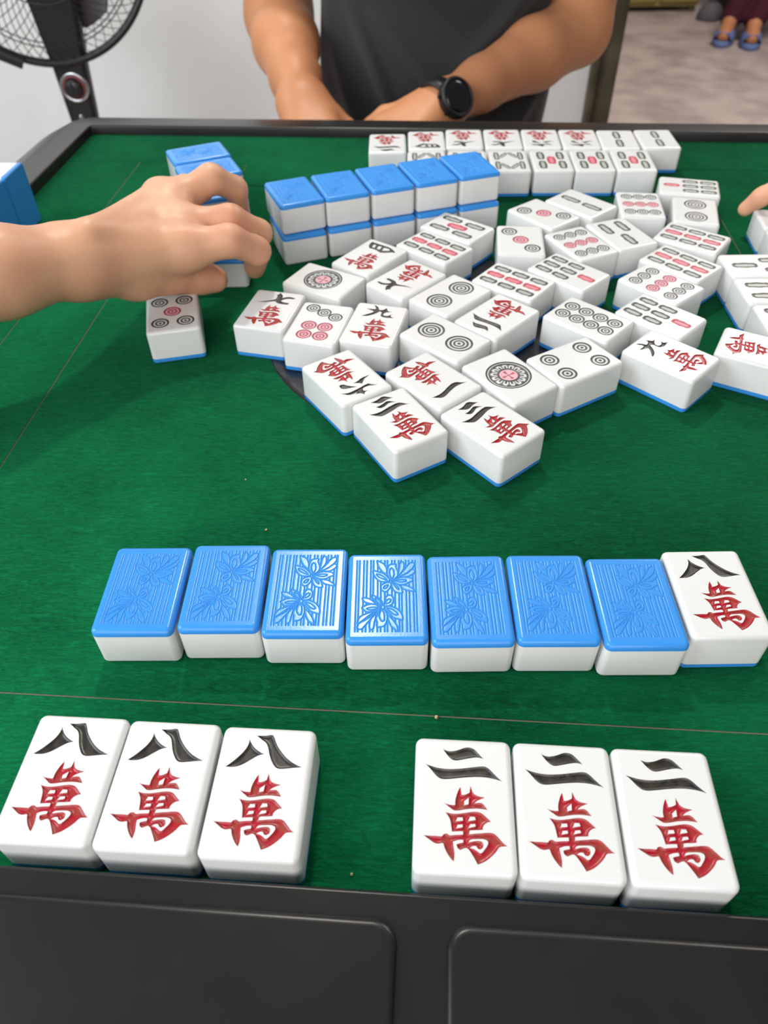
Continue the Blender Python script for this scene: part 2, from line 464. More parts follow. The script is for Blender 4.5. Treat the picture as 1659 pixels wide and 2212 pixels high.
# ------------------------------------------------------------------ mahjong tiles (millimetres in tile space)
TW, TL, TH, TB = 34.5, 48.0, 22.6, 3.4
FR, VR = 2.2, 2.8                                      # edge fillet, upright corner radius
NF, NC = 6, 5
GLYPHS={
"wan":[[[[-6.7,-0.85,1],[-5.24,-1.31],[-3.8,-1.48],[-2.66,-1.41,1],[-2.64,0.29],[-2.22,2.03],[-1.65,3.58],[-0.86,5.16,1],[-0.59,4.08],[-0.47,2.36,1],[0.75,2.43],[2.42,3.29,1],[2.57,4.49],[2.75,5.77,1],[3.18,4.53],[3.76,3.16],[4.72,2.42],[6.14,2.01],[7.88,1.79,1],[6.45,1.17],[5.02,0.44],[4.08,-0.47,1],[5.03,-0.3],[6.49,-0.21],[7.25,-0.8],[8.57,-2.61,1],[6.84,-2.4],[4.79,-2.32],[2.5,-2.52],[0.61,-2.85],[-1.5,-3.29],[-3.15,-3.33],[-4.32,-2.56],[-5.68,-1.59]],[[0.4,0.05,1],[2.11,1.44,1],[1.96,-0.91,1],[0.46,-1.32,1]]],[[[-6.21,-4.04,1],[-4.9,-4.38],[-2.86,-4.56],[-0.36,-4.24],[2.16,-3.73],[4.25,-3.44],[6.26,-3.8],[7.94,-5.14],[9.57,-6.68,1],[8.31,-6.97],[7.19,-7.85],[6.68,-8.69],[6.67,-9.54,1],[4.72,-9.78],[2.68,-9.95],[2.09,-10.19,1],[1.97,-11.3,1],[3.77,-11.04],[6.63,-10.67],[9.27,-10.44],[10.81,-10.95],[12.39,-12.54],[13.6,-13.84],[14.86,-14.7,1],[13.26,-14.8],[12.03,-15.11],[10.81,-16.74],[9.2,-18.37],[7.02,-20.03],[4.54,-21.09,1],[3.91,-19.85],[2.92,-18.19],[1.74,-16.43],[1.01,-15.89],[-0.01,-16.15],[-1.16,-16.67],[-2.0,-16.17],[-2.37,-14.93],[-1.84,-14.64],[-0.1,-14.2,1],[-0.1,-13.31,1],[-1.72,-13.41],[-3.59,-14.12,1],[-3.49,-15.09],[-3.12,-17.41],[-3.14,-19.14],[-3.33,-20.49,1],[-4.33,-19.6],[-5.55,-17.94],[-6.39,-16.25],[-6.95,-14.72],[-8.28,-15.0],[-9.86,-14.8],[-11.58,-13.72],[-13.6,-12.4,1],[-11.69,-12.48],[-9.07,-12.44],[-7.25,-12.46],[-6.68,-11.73],[-5.55,-11.46],[-4.69,-12.01],[-2.76,-11.79],[-0.11,-11.52,1],[-0.1,-10.42,1],[-1.41,-10.46],[-3.9,-10.72,1],[-4.1,-8.95],[-4.5,-6.73],[-5.19,-5.33]],[[-2.5,-7.12,1],[-1.96,-5.79,1],[-0.2,-5.68,1],[-0.05,-6.76,1]],[[1.71,-6.86,1],[2.4,-5.28,1],[4.04,-5.28,1],[4.33,-6.29,1]],[[-2.43,-9.56,1],[-1.9,-8.25,1],[-0.26,-8.11,1],[-0.15,-9.01,1]],[[1.72,-9.2,1],[2.41,-7.9,1],[4.06,-7.68,1],[4.26,-8.54,1]],[[1.72,-14.03,1],[2.43,-13.06],[4.36,-12.8],[6.78,-12.69],[8.11,-13.2],[8.33,-13.77],[7.88,-14.98],[6.1,-17.26],[5.43,-17.42],[4.48,-16.74],[3.18,-16.05],[2.09,-15.96,1],[3.08,-15.18],[4.28,-15.16],[4.77,-15.99],[5.54,-16.19],[6.4,-15.65],[6.69,-14.66],[6.35,-13.7],[5.3,-13.33],[3.88,-13.5]]]],
"two":[[[[-6.55,19.59,1],[-5.28,18.96],[-3.54,18.83],[-1.31,19.32],[1.44,20.43],[2.99,20.59],[4.47,20.14],[5.66,19.03],[7.96,16.37,1],[6.28,16.85],[4.53,16.74],[2.53,16.32],[0.53,15.8],[-1.69,15.32],[-3.18,15.58],[-4.6,16.77],[-5.78,18.34]]],[[[-12.79,13.5,1],[-10.78,12.82],[-8.02,12.18],[-4.59,11.98],[-0.69,12.29],[3.69,13.01],[7.19,13.56],[8.68,13.43],[10.07,12.49],[11.94,10.46],[14.29,8.26,1],[11.74,9.0],[8.62,9.47],[5.0,9.48],[1.13,9.08],[-3.2,8.42],[-5.78,8.11],[-7.68,8.37],[-9.29,9.62],[-11.07,11.77]]]],
"eight":[[[[-7.27,18.9,1],[-6.54,17.47],[-5.06,15.62],[-2.96,14.05],[-0.77,13.1,1],[-2.89,12.39],[-5.07,10.86],[-7.42,9.09],[-9.43,8.0],[-11.56,7.51],[-14.13,7.55,1],[-12.15,9.29],[-10.14,11.52],[-8.37,13.99],[-7.37,16.46]]],[[[-4.9,20.31,1],[-2.72,20.33],[-0.92,20.53],[0.18,20.79],[1.21,20.79,1],[1.97,19.65],[3.31,17.05],[5.04,14.74],[7.45,12.26],[10.2,10.3],[13.86,8.76,1],[11.14,8.45],[8.33,7.99],[5.72,7.73],[4.07,8.33],[2.66,10.11],[1.34,12.63],[0.06,16.14],[-1.13,17.77],[-2.41,18.56],[-3.46,19.35]]]],
"three":[[[[-7.85,19.08,1],[-4.88,18.77],[-1.75,19.5],[0.5,20.26],[2.47,19.74],[4.19,18.01],[6.27,16.14,1],[3.76,16.53],[1.27,16.16],[-1.37,15.51],[-3.58,15.59],[-5.78,17.22]]],[[[-7.08,13.79,1],[-4.79,13.51],[-2.17,14.14],[0.62,15.05],[2.55,14.48],[5.35,11.59,1],[2.46,12.82],[-0.01,12.46],[-2.95,11.29],[-5.17,11.31],[-6.3,12.44]]],[[[-13.92,9.58,1],[-10.74,8.59],[-6.8,8.51],[-0.64,9.88],[4.79,10.66],[7.44,9.79],[9.34,7.68],[12.65,5.66,1],[8.87,6.92],[4.48,7.15],[-1.4,5.6],[-7.36,4.53],[-9.59,5.24],[-11.92,7.3]]]],
"one":[[[[11.13,13.08,1],[7.44,13.83],[3.0,13.54],[-2.83,11.86],[-6.81,11.04],[-9.88,11.75],[-11.67,13.76],[-14.74,15.58,1],[-10.1,14.8],[-5.99,14.63],[-0.58,15.83],[4.48,17.27],[7.16,16.82],[9.1,15.03]]]],
"six":[[[[-12.79,5.9,1],[-9.23,5.54],[-5.87,5.93],[-2.97,7.0],[0.98,7.7,1],[-1.99,9.24],[-3.56,11.24,1],[-5.38,9.45],[-8.01,7.42]]],[[[9.9,5.29],[8.18,4.6],[6.26,5.7],[4.73,8.13],[0.62,11.97,1],[4.37,11.03],[8.03,9.98],[9.98,8.25]]],[[[-11.58,17.2,1],[-8.83,15.67],[-7.22,13.41],[-4.72,13.19],[0.15,13.96],[5.72,14.56],[9.84,14.29],[13.59,12.05,1],[11.67,14.49],[9.61,16.66],[7.04,17.34],[3.96,16.9,1],[4.91,17.72],[6.46,18.48,1],[4.33,18.49],[2.37,19.48],[1.38,21.64,1],[-0.54,19.66],[-4.1,19.54,1],[-1.2,18.64],[-0.33,17.29],[-1.97,15.43],[-5.86,15.5],[-8.62,16.66]]]],
"seven":[[[[-13.26,8.08,1],[-8.3,9.56],[-4.02,11.86],[-1.35,13.72,1],[-1.55,18.18],[-4.22,20.09,1],[-1.76,19.88],[-0.9,22.51,1],[2.11,19.01],[2.48,15.7,1],[4.92,17.75],[7.8,18.55],[11.9,17.44,1],[10.5,16.38],[7.15,15.85],[4.25,14.01],[3.2,11.99,1],[5.67,11.07],[9.35,10.57],[9.04,8.67],[5.85,8.32],[2.6,8.69],[-0.24,10.63,1],[-3.38,10.07],[-7.87,8.4]]]],
"nine":[[[[-3.44,22.19,1],[-0.36,20.79],[0.99,18.51],[1.58,16.75,1],[4.85,17.38],[6.44,20.67,1],[7.65,17.9],[8.62,16.36],[11.99,15.86,1],[8.2,14.37],[6.48,12.58],[6.3,10.56],[7.51,9.75],[9.86,9.99],[11.71,11.65],[13.06,13.4,1],[12.03,10.69],[12.49,9.24],[15.14,8.11,1],[11.28,7.2],[8.14,7.08],[5.41,8.13],[4.64,10.33],[4.62,13.0],[2.92,14.48,1],[1.02,11.61],[-1.37,8.85],[-4.9,6.48],[-8.86,5.88,1],[-5.93,8.39],[-2.4,11.65],[-1.52,13.52,1],[-3.9,14.75],[-8.07,16.61,1],[-4.56,16.65],[-1.37,16.88,1],[-0.99,18.07],[-1.87,19.86]]]],
"four":[[[[-8.99,12.37],[-10.46,16.0],[-10.43,18.85],[-7.79,18.86],[-1.72,19.0],[4.8,19.03],[10.0,17.25],[13.48,14.57,1],[10.95,13.65],[7.94,10.76],[4.23,8.81],[-0.12,9.97],[-3.73,10.12],[-6.11,9.8]],[[-5.99,12.2,1],[-7.15,16.31,1],[-5.04,16.14,1],[-3.79,12.2,1]],[[-1.47,12.03,1],[-2.79,16.36,1],[-0.04,16.48,1],[1.18,12.28,1]],[[3.56,11.7,1],[2.14,16.19,1],[6.08,16.72],[8.06,14.94,1]]]],
"petals":[[[-2.15,-5.49],[-4.37,-3.76],[-6.05,-2.03],[-7.01,0.42],[-5.01,-0.33],[-3.29,-1.5],[-2.1,-3.51],[-1.62,-5.36]],[[-1.23,-5.22],[-0.45,-2.69],[-0.53,-0.98],[0.73,0.44],[1.87,0.42],[2.9,-0.74],[3.17,-2.75],[2.53,-4.72],[0.85,-5.82],[-0.63,-6.07]],[[-0.61,-5.93],[1.74,-5.97],[4.11,-6.99],[5.95,-8.68],[7.06,-10.9],[7.1,-13.63],[5.06,-13.05],[2.94,-12.2],[1.37,-9.99],[-0.74,-7.33]],[[-2.55,-7.58],[-3.74,-9.91],[-4.87,-12.9],[-4.36,-14.8],[-4.33,-17.21],[-2.82,-17.5],[-1.0,-16.73],[0.09,-14.33],[0.33,-11.62],[-0.14,-9.42],[-1.32,-7.6]],[[-2.55,-6.32],[-5.36,-4.87],[-8.06,-4.83],[-9.91,-5.64],[-11.33,-6.74],[-10.08,-8.15],[-9.24,-9.0],[-6.55,-8.76],[-2.52,-7.3]],[[-4.89,-4.6],[-7.41,-2.01],[-9.61,-1.12],[-11.21,-1.23],[-10.42,-3.1],[-8.02,-4.27]],[[0.52,-10.8],[2.42,-13.01],[3.94,-15.47],[4.82,-17.62],[5.01,-20.0],[3.62,-18.66],[2.03,-17.04],[0.97,-14.34],[0.48,-12.44]],[[-4.57,-9.07],[-8.62,-12.84],[-12.08,-15.22],[-13.04,-16.54],[-12.94,-18.41],[-11.43,-18.7],[-10.01,-17.12],[-7.81,-13.94]],[[-5.43,-8.78],[-9.78,-10.37],[-12.34,-12.24],[-13.11,-15.74],[-10.9,-13.89],[-8.06,-11.21]],[[-4.78,-10.44],[-5.45,-14.78],[-5.94,-18.25],[-6.87,-19.03],[-7.69,-18.22],[-7.65,-14.75],[-6.57,-12.06]],[[1.02,8.95],[-1.57,8.39],[-3.82,9.33],[-5.52,11.46],[-6.42,15.13],[-3.89,14.47],[-1.18,13.21],[1.36,10.14]],[[1.59,10.14],[0.41,12.57],[0.09,14.41],[0.54,16.86],[1.17,18.71],[2.88,19.31],[4.54,19.28],[4.39,17.72],[5.31,14.93],[5.28,12.19],[3.44,9.96]],[[3.39,9.51],[6.09,10.97],[9.38,11.21],[11.87,10.57],[12.4,9.06],[10.68,8.19],[8.94,7.03],[6.14,6.78],[3.28,8.31]],[[3.0,7.72],[5.25,7.09],[6.69,5.29],[7.19,3.53],[7.36,1.78],[5.42,1.81],[3.48,3.0],[2.55,5.36],[2.28,7.44]],[[2.05,7.44],[1.86,5.37],[0.53,3.34],[-0.91,2.49],[-2.42,3.68],[-2.69,6.04],[-1.18,7.49],[1.19,8.2]],[[-0.01,13.19],[0.02,16.25],[-1.14,19.38],[-2.94,20.66],[-4.53,21.63],[-4.25,19.12],[-3.25,16.62],[-1.78,14.44]],[[5.39,12.19],[7.68,15.2],[8.43,17.97],[8.0,20.79],[7.07,20.96],[6.31,19.25],[5.8,15.23]],[[5.31,11.28],[8.45,15.8],[10.72,19.49],[12.48,20.4],[13.44,19.44],[12.57,16.97],[10.16,14.24]],[[6.83,11.41],[9.63,13.64],[12.0,16.05],[13.58,15.41],[13.17,13.88],[10.6,11.8]],[[6.67,6.33],[9.3,6.14],[11.47,4.92],[13.4,2.7],[10.81,3.03],[7.94,4.1]]],
"inner":[[[-2.21,-4.92],[-3.92,-3.77],[-5.15,-2.05],[-5.31,-1.19],[-4.21,-1.63],[-2.96,-3.08],[-2.08,-4.64]],[[-0.48,-4.39],[0.0,-2.7],[1.22,-1.72],[1.99,-2.02],[1.77,-3.15],[0.78,-4.13]],[[0.29,-7.06],[2.48,-7.66],[4.34,-9.21],[5.09,-10.6],[4.38,-11.0],[2.49,-9.87]],[[-2.48,-8.13],[-3.39,-11.01],[-2.9,-13.2],[-1.9,-14.43],[-1.21,-14.04],[-1.0,-11.6],[-1.45,-9.12]],[[-3.25,-6.59],[-5.48,-6.42],[-7.74,-6.66],[-9.13,-7.33],[-7.83,-7.91],[-5.57,-7.67]],[[0.03,9.56],[-2.77,10.81],[-4.31,12.04],[-4.68,13.27],[-2.86,12.63],[-0.89,11.08]],[[2.32,10.43],[1.39,13.16],[1.49,15.61],[2.19,16.83],[3.07,16.2],[3.5,13.13],[2.78,10.42]],[[4.06,9.2],[6.9,9.75],[9.2,9.56],[9.12,8.81],[6.75,8.26]],[[3.19,7.27],[4.7,6.21],[5.68,4.43],[5.61,3.7],[4.56,4.74]],[[0.7,6.57],[-0.85,6.01],[-1.43,4.55],[-0.28,4.53]]],
"centers":[[-1.67,-6.48],[2.39,8.63]],
}


def smooth_loop(pts, step=0.55):
    """closed loop of (x, y[, 1 = sharp]) -> Catmull-Rom through it, corners kept"""
    n = len(pts); out = []
    P = [np.array(p[:2], float) for p in pts]; S = [len(p) > 2 for p in pts]
    for i in range(n):
        j = (i + 1) % n
        a, b_ = P[i], P[j]
        d = b_ - a
        t0 = d if S[i] else (b_ - P[i - 1]) / 2
        t1 = d if S[j] else (P[(j + 1) % n] - a) / 2
        if S[i] and not S[j]: t0 = 2 * d - t1 if np.dot(2 * d - t1, d) > 0 else d
        if S[j] and not S[i]: t1 = 2 * d - t0 if np.dot(2 * d - t0, d) > 0 else d
        L = np.hypot(*d)
        t0 = t0 * min(1, 1.6 * L / (np.hypot(*t0) + 1e-9)); t1 = t1 * min(1, 1.6 * L / (np.hypot(*t1) + 1e-9))
        m = max(1, int(L / step))
        for k in range(m):
            u = k / m
            out.append((2*u**3 - 3*u**2 + 1) * a + (u**3 - 2*u**2 + u) * t0 + (-2*u**3 + 3*u**2) * b_ + (u**3 - u**2) * t1)
    return np.array(out)

def inside(P, loops):
    c = np.zeros(len(P), bool)
    x, y = P[:, 0], P[:, 1]
    for l in loops:
        a = l; b_ = np.roll(l, -1, 0)
        for (x0, y0), (x1, y1) in zip(a, b_):
            m = (y0 > y) != (y1 > y)
            c ^= m & (x < (x1 - x0) * (y - y0) / (y1 - y0 + 1e-15) + x0)
    return c

def dist_to(P, loops):
    D = np.full(len(P), 1e9)
    for l in loops:
        for a, b_ in zip(l, np.roll(l, -1, 0)):
            d = b_ - a; L2 = d @ d + 1e-12
            t = np.clip(((P - a) @ d) / L2, 0, 1)
            D = np.minimum(D, np.hypot(*(P - a - t[:, None] * d).T))
    return D

def cdt(loops, extra=None):
    V, E_ = [], []
    for l in loops:
        s0 = len(V); m = len(l)
        V += [Vector((float(p[0]), float(p[1]))) for p in l]
        E_ += [(s0 + i, s0 + (i + 1) % m) for i in range(m)]
    if extra is not None:
        V += [Vector((float(p[0]), float(p[1]))) for p in extra]
    v, e, f, *_ = delaunay_2d_cdt(V, E_, [], 0, 1e-5)
    return np.array([(p.x, p.y) for p in v]), np.array([tuple(t) for t in f if len(t) == 3])

def fit_glyph(piecesets, cx, cy, wmax, hmax, ang=0.0):
    allp = np.array([p[:2] for pc in piecesets for lp in pc for p in lp])
    lo, hi = allp.min(0), allp.max(0)
    s_ = min(wmax / (hi[0] - lo[0]), hmax / (hi[1] - lo[1]), 1.0)
    c_ = (lo + hi) / 2
    return [[[((p[0] - c_[0]) * s_ + cx, (p[1] - c_[1]) * s_ + cy, *p[2:]) for p in lp] for lp in pc] for pc in piecesets]

NUM = {}
for k_, cy_, w_, h_ in (('one', 13.6, 26.5, 8), ('two', 14.2, 27, 13), ('three', 13.6, 26.5, 15.2), ('four', 14.0, 25, 12.0), ('six', 13.6, 26.5, 15.4), ('seven', 14.4, 26, 14), ('nine', 14.0, 25, 14.5), ('eight', 14.2, 27.5, 13.2)):
    NUM[k_] = [[smooth_loop(lp) for lp in pc] for pc in fit_glyph(GLYPHS[k_], 0, cy_, w_, h_)]
WAN = [[smooth_loop(lp, 0.5) for lp in pc] for pc in fit_glyph(GLYPHS['wan'], 0.2, -7.2, 28.0, 26.4)]

def carve_mesh(name, piecesets, material):
    """V-gouged strokes: depth grows away from the stroke's edge"""
    b = MB()
    for pc in piecesets:
        allp = np.concatenate(pc); lo, hi = allp.min(0), allp.max(0)
        gx, gy = np.meshgrid(np.arange(lo[0], hi[0], 0.42), np.arange(lo[1], hi[1], 0.42))
        P = np.stack([gx.ravel() + 0.1 * (np.arange(gx.size) % 2), gy.ravel()], 1)
        P = P[inside(P, pc)]
        if len(P):
            P = P[dist_to(P, pc) > 0.2]
        v, f = cdt(pc, P)
        ctr = v[f].mean(1); f = f[inside(ctr, pc)]
        d = dist_to(v, pc)
        z = -0.75 * np.sqrt(np.clip(1 - (1 - np.clip(d / 1.25, 0, 1)) ** 2, 0, 1))
        a = v[f[:, 1]] - v[f[:, 0]]; c_ = v[f[:, 2]] - v[f[:, 0]]
        fl = (a[:, 0] * c_[:, 1] - a[:, 1] * c_[:, 0]) < 0
        f[fl] = f[fl][:, ::-1]
        b.add([(x * 1e-3, y * 1e-3, q * 1e-3) for (x, y), q in zip(v, z)], [tuple(t) for t in f], 0, True)
    return mesh_from(name, b.v, b.f, [material], b.m, b.s)

def body_mesh(name, holes):
    """white block of a face-up tile: sides, rounded edges and a top face with openings for the carving"""
    b = MB(); hw, hl = TW / 2, TL / 2
    S = lambda loop: [(x * 1e-3, y * 1e-3, z * 1e-3) for x, y, z in loop]
    loops = [rrect(hw, hl, VR, NC, TB)]
    for k in range(NF + 1):
        a = math.pi / 2 * k / NF; ins = FR * (1 - math.cos(a))
        loops.append(rrect(hw - ins, hl - ins, VR - ins, NC, TH - FR + FR * math.sin(a)))
    b.loft([S(l) for l in loops], 0, True, False)
    top = np.array([p[:2] for p in loops[-1]])
    hl_ = [top] + [np.asarray(h) for h in holes]
    v, f = cdt(hl_)
    f = f[inside(v[f].mean(1), hl_)]
    a = v[f[:, 1]] - v[f[:, 0]]; c_ = v[f[:, 2]] - v[f[:, 0]]
    fl = (a[:, 0] * c_[:, 1] - a[:, 1] * c_[:, 0]) < 0
    f[fl] = f[fl][:, ::-1]
    b.add([(x * 1e-3, y * 1e-3, TH * 1e-3) for x, y in v], [tuple(t) for t in f])
    return mesh_from(name, b.v, b.f, [M['white']], b.m, b.s)

def plain_layer(name, z0, z1, fil_bottom, fil_top, material, cap_top=True, cap_bottom=True, FR=2.2):
    b = MB(); hw, hl = TW / 2, TL / 2
    S = lambda loop: [(x * 1e-3, y * 1e-3, z * 1e-3) for x, y, z in loop]
    loops = []
    if fil_bottom:
        for k in range(NF + 1):
            a = math.pi / 2 * (1 - k / NF); ins = FR * (1 - math.cos(a))
            loops.append(rrect(hw - ins, hl - ins, VR - ins, NC, z0 + FR - FR * math.sin(a)))
    else: loops.append(rrect(hw, hl, VR, NC, z0))
    if fil_top:
        for k in range(NF + 1):
            a = math.pi / 2 * k / NF; ins = FR * (1 - math.cos(a))
            loops.append(rrect(hw - ins, hl - ins, VR - ins, NC, z1 - FR + FR * math.sin(a)))
    else: loops.append(rrect(hw, hl, VR, NC, z1))
    b.loft([S(l) for l in loops], 0, cap_bottom, cap_top)
    return b, material, name, [S(l) for l in loops]

b, m_, n_, _ = plain_layer('back_layer', 0, TB, True, False, M['blue'], FR=1.4)
ME_BACK = mesh_from('back_layer', b.v, b.f, [m_], b.m, b.s)
b, m_, n_, _ = plain_layer('body', 0, TH - TB, True, False, M['white'])
ME_BODY_DOWN = mesh_from('body', b.v, b.f, [m_], b.m, b.s)
ME_BODY_PLAIN = body_mesh('body', [])

# the pressed pattern on the blue backs: fine grooves in lines, two blossoms over them
def relief_mesh():
    hw, hl = TW / 2 - FR, TL / 2 - FR
    nx, ny = 270, 390
    xs = np.linspace(-hw, hw, nx); ys = np.linspace(-hl, hl, ny)
    X, Y = np.meshgrid(xs, ys); P = np.stack([X.ravel(), Y.ravel()], 1)
    pet = [smooth_loop([(p[0] * 0.93, (p[1] - 0.8) * 0.93) for p in lp], 0.5) for lp in GLYPHS['petals']]
    inn = [smooth_loop([(p[0] * 0.93, (p[1] - 0.8) * 0.93) for p in lp], 0.5) for lp in GLYPHS['inner']]
    for c_ in GLYPHS['centers']:
        inn.append(np.array([(c_[0] * 0.93 + 0.95 * math.cos(t), (c_[1] - 0.8) * 0.93 + 0.95 * math.sin(t)) for t in np.linspace(0, 6.28, 17)[:-1]]))
    mask = np.zeros(len(P), bool)
    for l in pet: mask |= inside(P, [l])
    d = np.minimum.reduce([dist_to(P, [l]) for l in pet + inn])
    # a petal in front hides the outlines behind it only roughly: keep all outlines
    lx = []; x_ = -13.2; k = 0
    while x_ < 13.4:
        lx.append(x_); x_ += (1.15, 1.95, 1.35, 1.75)[k % 4]; k += 1
    dl = np.min(np.abs(P[:, :1] - np.array(lx)[None, :]), 1)
    dl = np.where(mask | (np.abs(P[:, 1]) > 19.6), 9, dl)
    g = np.exp(-(d / 0.20) ** 2) * 0.30 + np.exp(-(dl / 0.21) ** 2) * 0.26
    edge = np.minimum(hw - np.abs(P[:, 0]), hl - np.abs(P[:, 1]))
    z = TH - np.minimum(g, 0.30) * np.clip(edge / 0.5, 0, 1)
    rc = VR - FR
    b, m_, n_, loops = plain_layer('back_layer', TH - TB, TH, False, True, M['blue'], cap_top=False)
    V = [(x * 1e-3, y * 1e-3, q * 1e-3) for (x, y), q in zip(P, z)]
    F = []
    I = np.arange(nx * ny).reshape(ny, nx)
    q = np.stack([I[:-1, :-1], I[:-1, 1:], I[1:, 1:], I[1:, :-1]], -1).reshape(-1, 4)
    b.add(V, [tuple(t) for t in q], 0, True)
    zq = (TH - z)[q].mean(1)                           # the pressed grooves are left unpolished
    b.m[-len(q):] = [1 if v_ > 0.030 else 0 for v_ in zq]
    return mesh_from('back_layer', b.v, b.f, [M['blue'], M['blue_matte']], b.m, b.s)
ME_RELIEF = relief_mesh()

# circles and bamboo bars as inlaid, grooved marks
_marks = {}
def dot_outline(r_): 
    n = 40 if r_ < 8 else 72
    return np.array([(r_ * math.cos(2 * math.pi * k / n), r_ * math.sin(2 * math.pi * k / n)) for k in range(n)])
def dot_mesh(r_, red):
    key = ('dot', r_, red)
    if key in _marks: return _marks[key]
    n = 40 if r_ < 8 else 72
    if r_ > 10:   rad = [1, .955, .915, .875, .83, .78, .72, .66, .58, .50, .44, .40, .36, .31, .28, .24, .18, .10, .04]
    elif r_ > 7:  rad = [1, .95, .90, .84, .70, .66, .60, .54, .42, .38, .33, .28, .18, .13, .08, .03]
    else:         rad = [1, .95, .86, .77, .56, .51, .44, .36, .22, .17, .11, .04]
    def dark(rm, th):
        if r_ > 10:
            if rm > .915: return 0
            if rm > .865: return 1
            if rm > .80: return 0
            if rm > .44:
                ph = (th * 14 / (2 * math.pi)) % 1.0
                u = (rm - .62) / .17
                v_ = (ph - .5) / .43
                q = u * u + v_ * v_
                if q < 1.0 and not (abs(v_) < .30 and u < .25): return 1
                return 0
            if rm > .40: return 0
            if rm > .31: return 3
            if rm > .05:
                ph = (th * 4 / (2 * math.pi)) % 1.0
                return 3 if abs(ph - .5) < .36 and rm > .06 else 2
            return 2
        if r_ > 7:
            return 0 if (rm > .86 or .55 < rm < .69 or .29 < rm < .41 or rm < .12) else 1
        return 0 if (rm > .79 or .36 < rm < .55 or rm < .15) else 1
    mats = [M['ring_red'], M['ring_pink']] if red else [M['ring_dark'], M['ring_light'], M['ring_red'], M['ring_pink']]
    nn = n if r_ < 10 else 168
    b = MB(); loops = []; 
    for i, q in enumerate(rad):
        m1 = dark((rad[i] + rad[min(i + 1, len(rad) - 1)]) / 2, 0.1) in (0, 2)
        z = 0 if i == 0 else (-0.30 if m1 and dark((rad[i] + rad[i - 1]) / 2, 0.1) in (0, 2) else -0.12)
        loops.append([(r_ * q * math.cos(2 * math.pi * k / nn) * 1e-3, r_ * q * math.sin(2 * math.pi * k / nn) * 1e-3, z * 1e-3) for k in range(nn)])
    for i in range(len(rad) - 1):
        s0 = len(b.v); b.v += loops[i] + loops[i + 1]
        for k in range(nn):
            j = (k + 1) % nn
            b.f.append((s0 + k, s0 + j, s0 + nn + j, s0 + nn + k)); b.s.append(True)
            mi = dark((rad[i] + rad[i + 1]) / 2, 2 * math.pi * (k + .5) / nn)
            b.m.append(mi if not red else mi % 2)
    b.add(loops[-1], [tuple(range(nn))], 0)
    _marks[key] = mesh_from('circle_mark', b.v, b.f, mats, b.m, b.s)
    return _marks[key]
def bar_outline(hl_, hw_, q=1.0):
    pts = []
    for sgn in (1, -1):
        for k in range(9):
            u = -1 + 2 * k / 8
            wv = hw_ * (0.90 + 0.10 * math.cos(u * math.pi * 2)) * (1 if abs(u) < .99 else .45)
            pts.append((sgn * wv, sgn * u * hl_))
    P = np.array(pts)
    if q != 1.0:
        ins = hw_ * (1 - q)
        P = P * np.array([(hw_ - ins) / hw_, (hl_ - ins) / hl_])
    return P
def bar_mesh(hl_, hw_, red):
    key = ('bar', hl_, hw_, red)
    if key in _marks: return _marks[key]
    b = MB()
    L = [[(x * 1e-3, y * 1e-3, z * 1e-3) for x, y in bar_outline(hl_, hw_, q)] for q, z in ((1, 0), (.86, -.30), (.62, -.30), (.46, -.10), (.2, -.08))]
    b.loft(L[:4], 0, False, False); b.loft(L[3:], 1, False, True)
    _marks[key] = mesh_from('bamboo_mark', b.v, b.f, [M['bar_red'], M['bar_pink']] if red else [M['ring_dark'], M['bar_light']], b.m, b.s)
    return _marks[key]

def D_(r_, *pts): return [('dot', r_, red, x, y) for x, y, red in pts]
def B_(h_, w_, *pts): return [('bar', h_, w_, p[2], p[0], p[1], p[3] if len(p) > 3 else 0) for p in pts]
DES = {
 'c1': D_(13.4, (0, .6, 0)),
 'c2': D_(8.6, (0, 11.3, 0), (0, -11.3, 0)),
 'c3': D_(6.0, (-8, 13.2, 0), (0, 0, 1), (8, -13.2, 0)),
 'c4': D_(5.8, *[(x, y, 0) for x in (-8, 8) for y in (-12.6, 12.6)]),
 'c5': D_(5.7, *[(x, y, 0) for x in (-8, 8) for y in (-13, 13)], (0, 0, 1)),
 'c7': D_(4.75, (-8.6, 16.3, 0), (0, 12.2, 0), (8.6, 8.1, 0)) + D_(5.1, *[(x, y, 1) for x in (-5.3, 5.3) for y in (-4.3, -14.9)]),
 'c8': D_(5.1, *[(x, y, 0) for x in (-5.6, 5.6) for y in (15.75, 5.25, -5.25, -15.75)]),
 'c9': D_(4.65, *[(x, y, int(y == 0)) for y in (14, 0, -14) for x in (-9.5, 0, 9.5)]),
 'b2': B_(9.0, 3.8, (0, 10.3, 0), (0, -10.3, 0)),
 'b3': B_(8.8, 3.8, (0, 10.3, 0), (-7, -10.3, 0), (7, -10.3, 0)),
 'b4': B_(8.8, 3.8, *[(x, y, 0) for x in (-7, 7) for y in (10.3, -10.3)]),
 'b5': B_(8.6, 3.8, *[(x, y, 0) for x in (-8.6, 8.6) for y in (10.4, -10.4)]) + B_(8.6, 4.2, (0, 0, 1)),
 'b7': B_(6.4, 3.4, (0, 14.4, 1), *[(x, y, 0) for x in (-9.3, 0, 9.3) for y in (-.6, -14.8)]),
 'b8': B_(8.6, 2.7, *[(x, y, 0) for x in (-10.6, 10.6) for y in (10.6, -10.6)]) + B_(7.0, 2.4, (-4.3, 12.4, 0, -32), (4.3, 12.4, 0, 32), (-4.3, -12.4, 0, 32), (4.3, -12.4, 0, -32)),
 'b9': B_(6.5, 3.4, *[(x, y, int(x == 0)) for x in (-9.3, 0, 9.3) for y in (14.4, 0, -14.4)]),
}
DES['blank'] = []
_des_mesh = {}
ME_NUM = {k_: carve_mesh('numeral', v_, M['black_ink']) for k_, v_ in NUM.items()}
ME_WAN = carve_mesh('character', WAN, M['red_ink'])
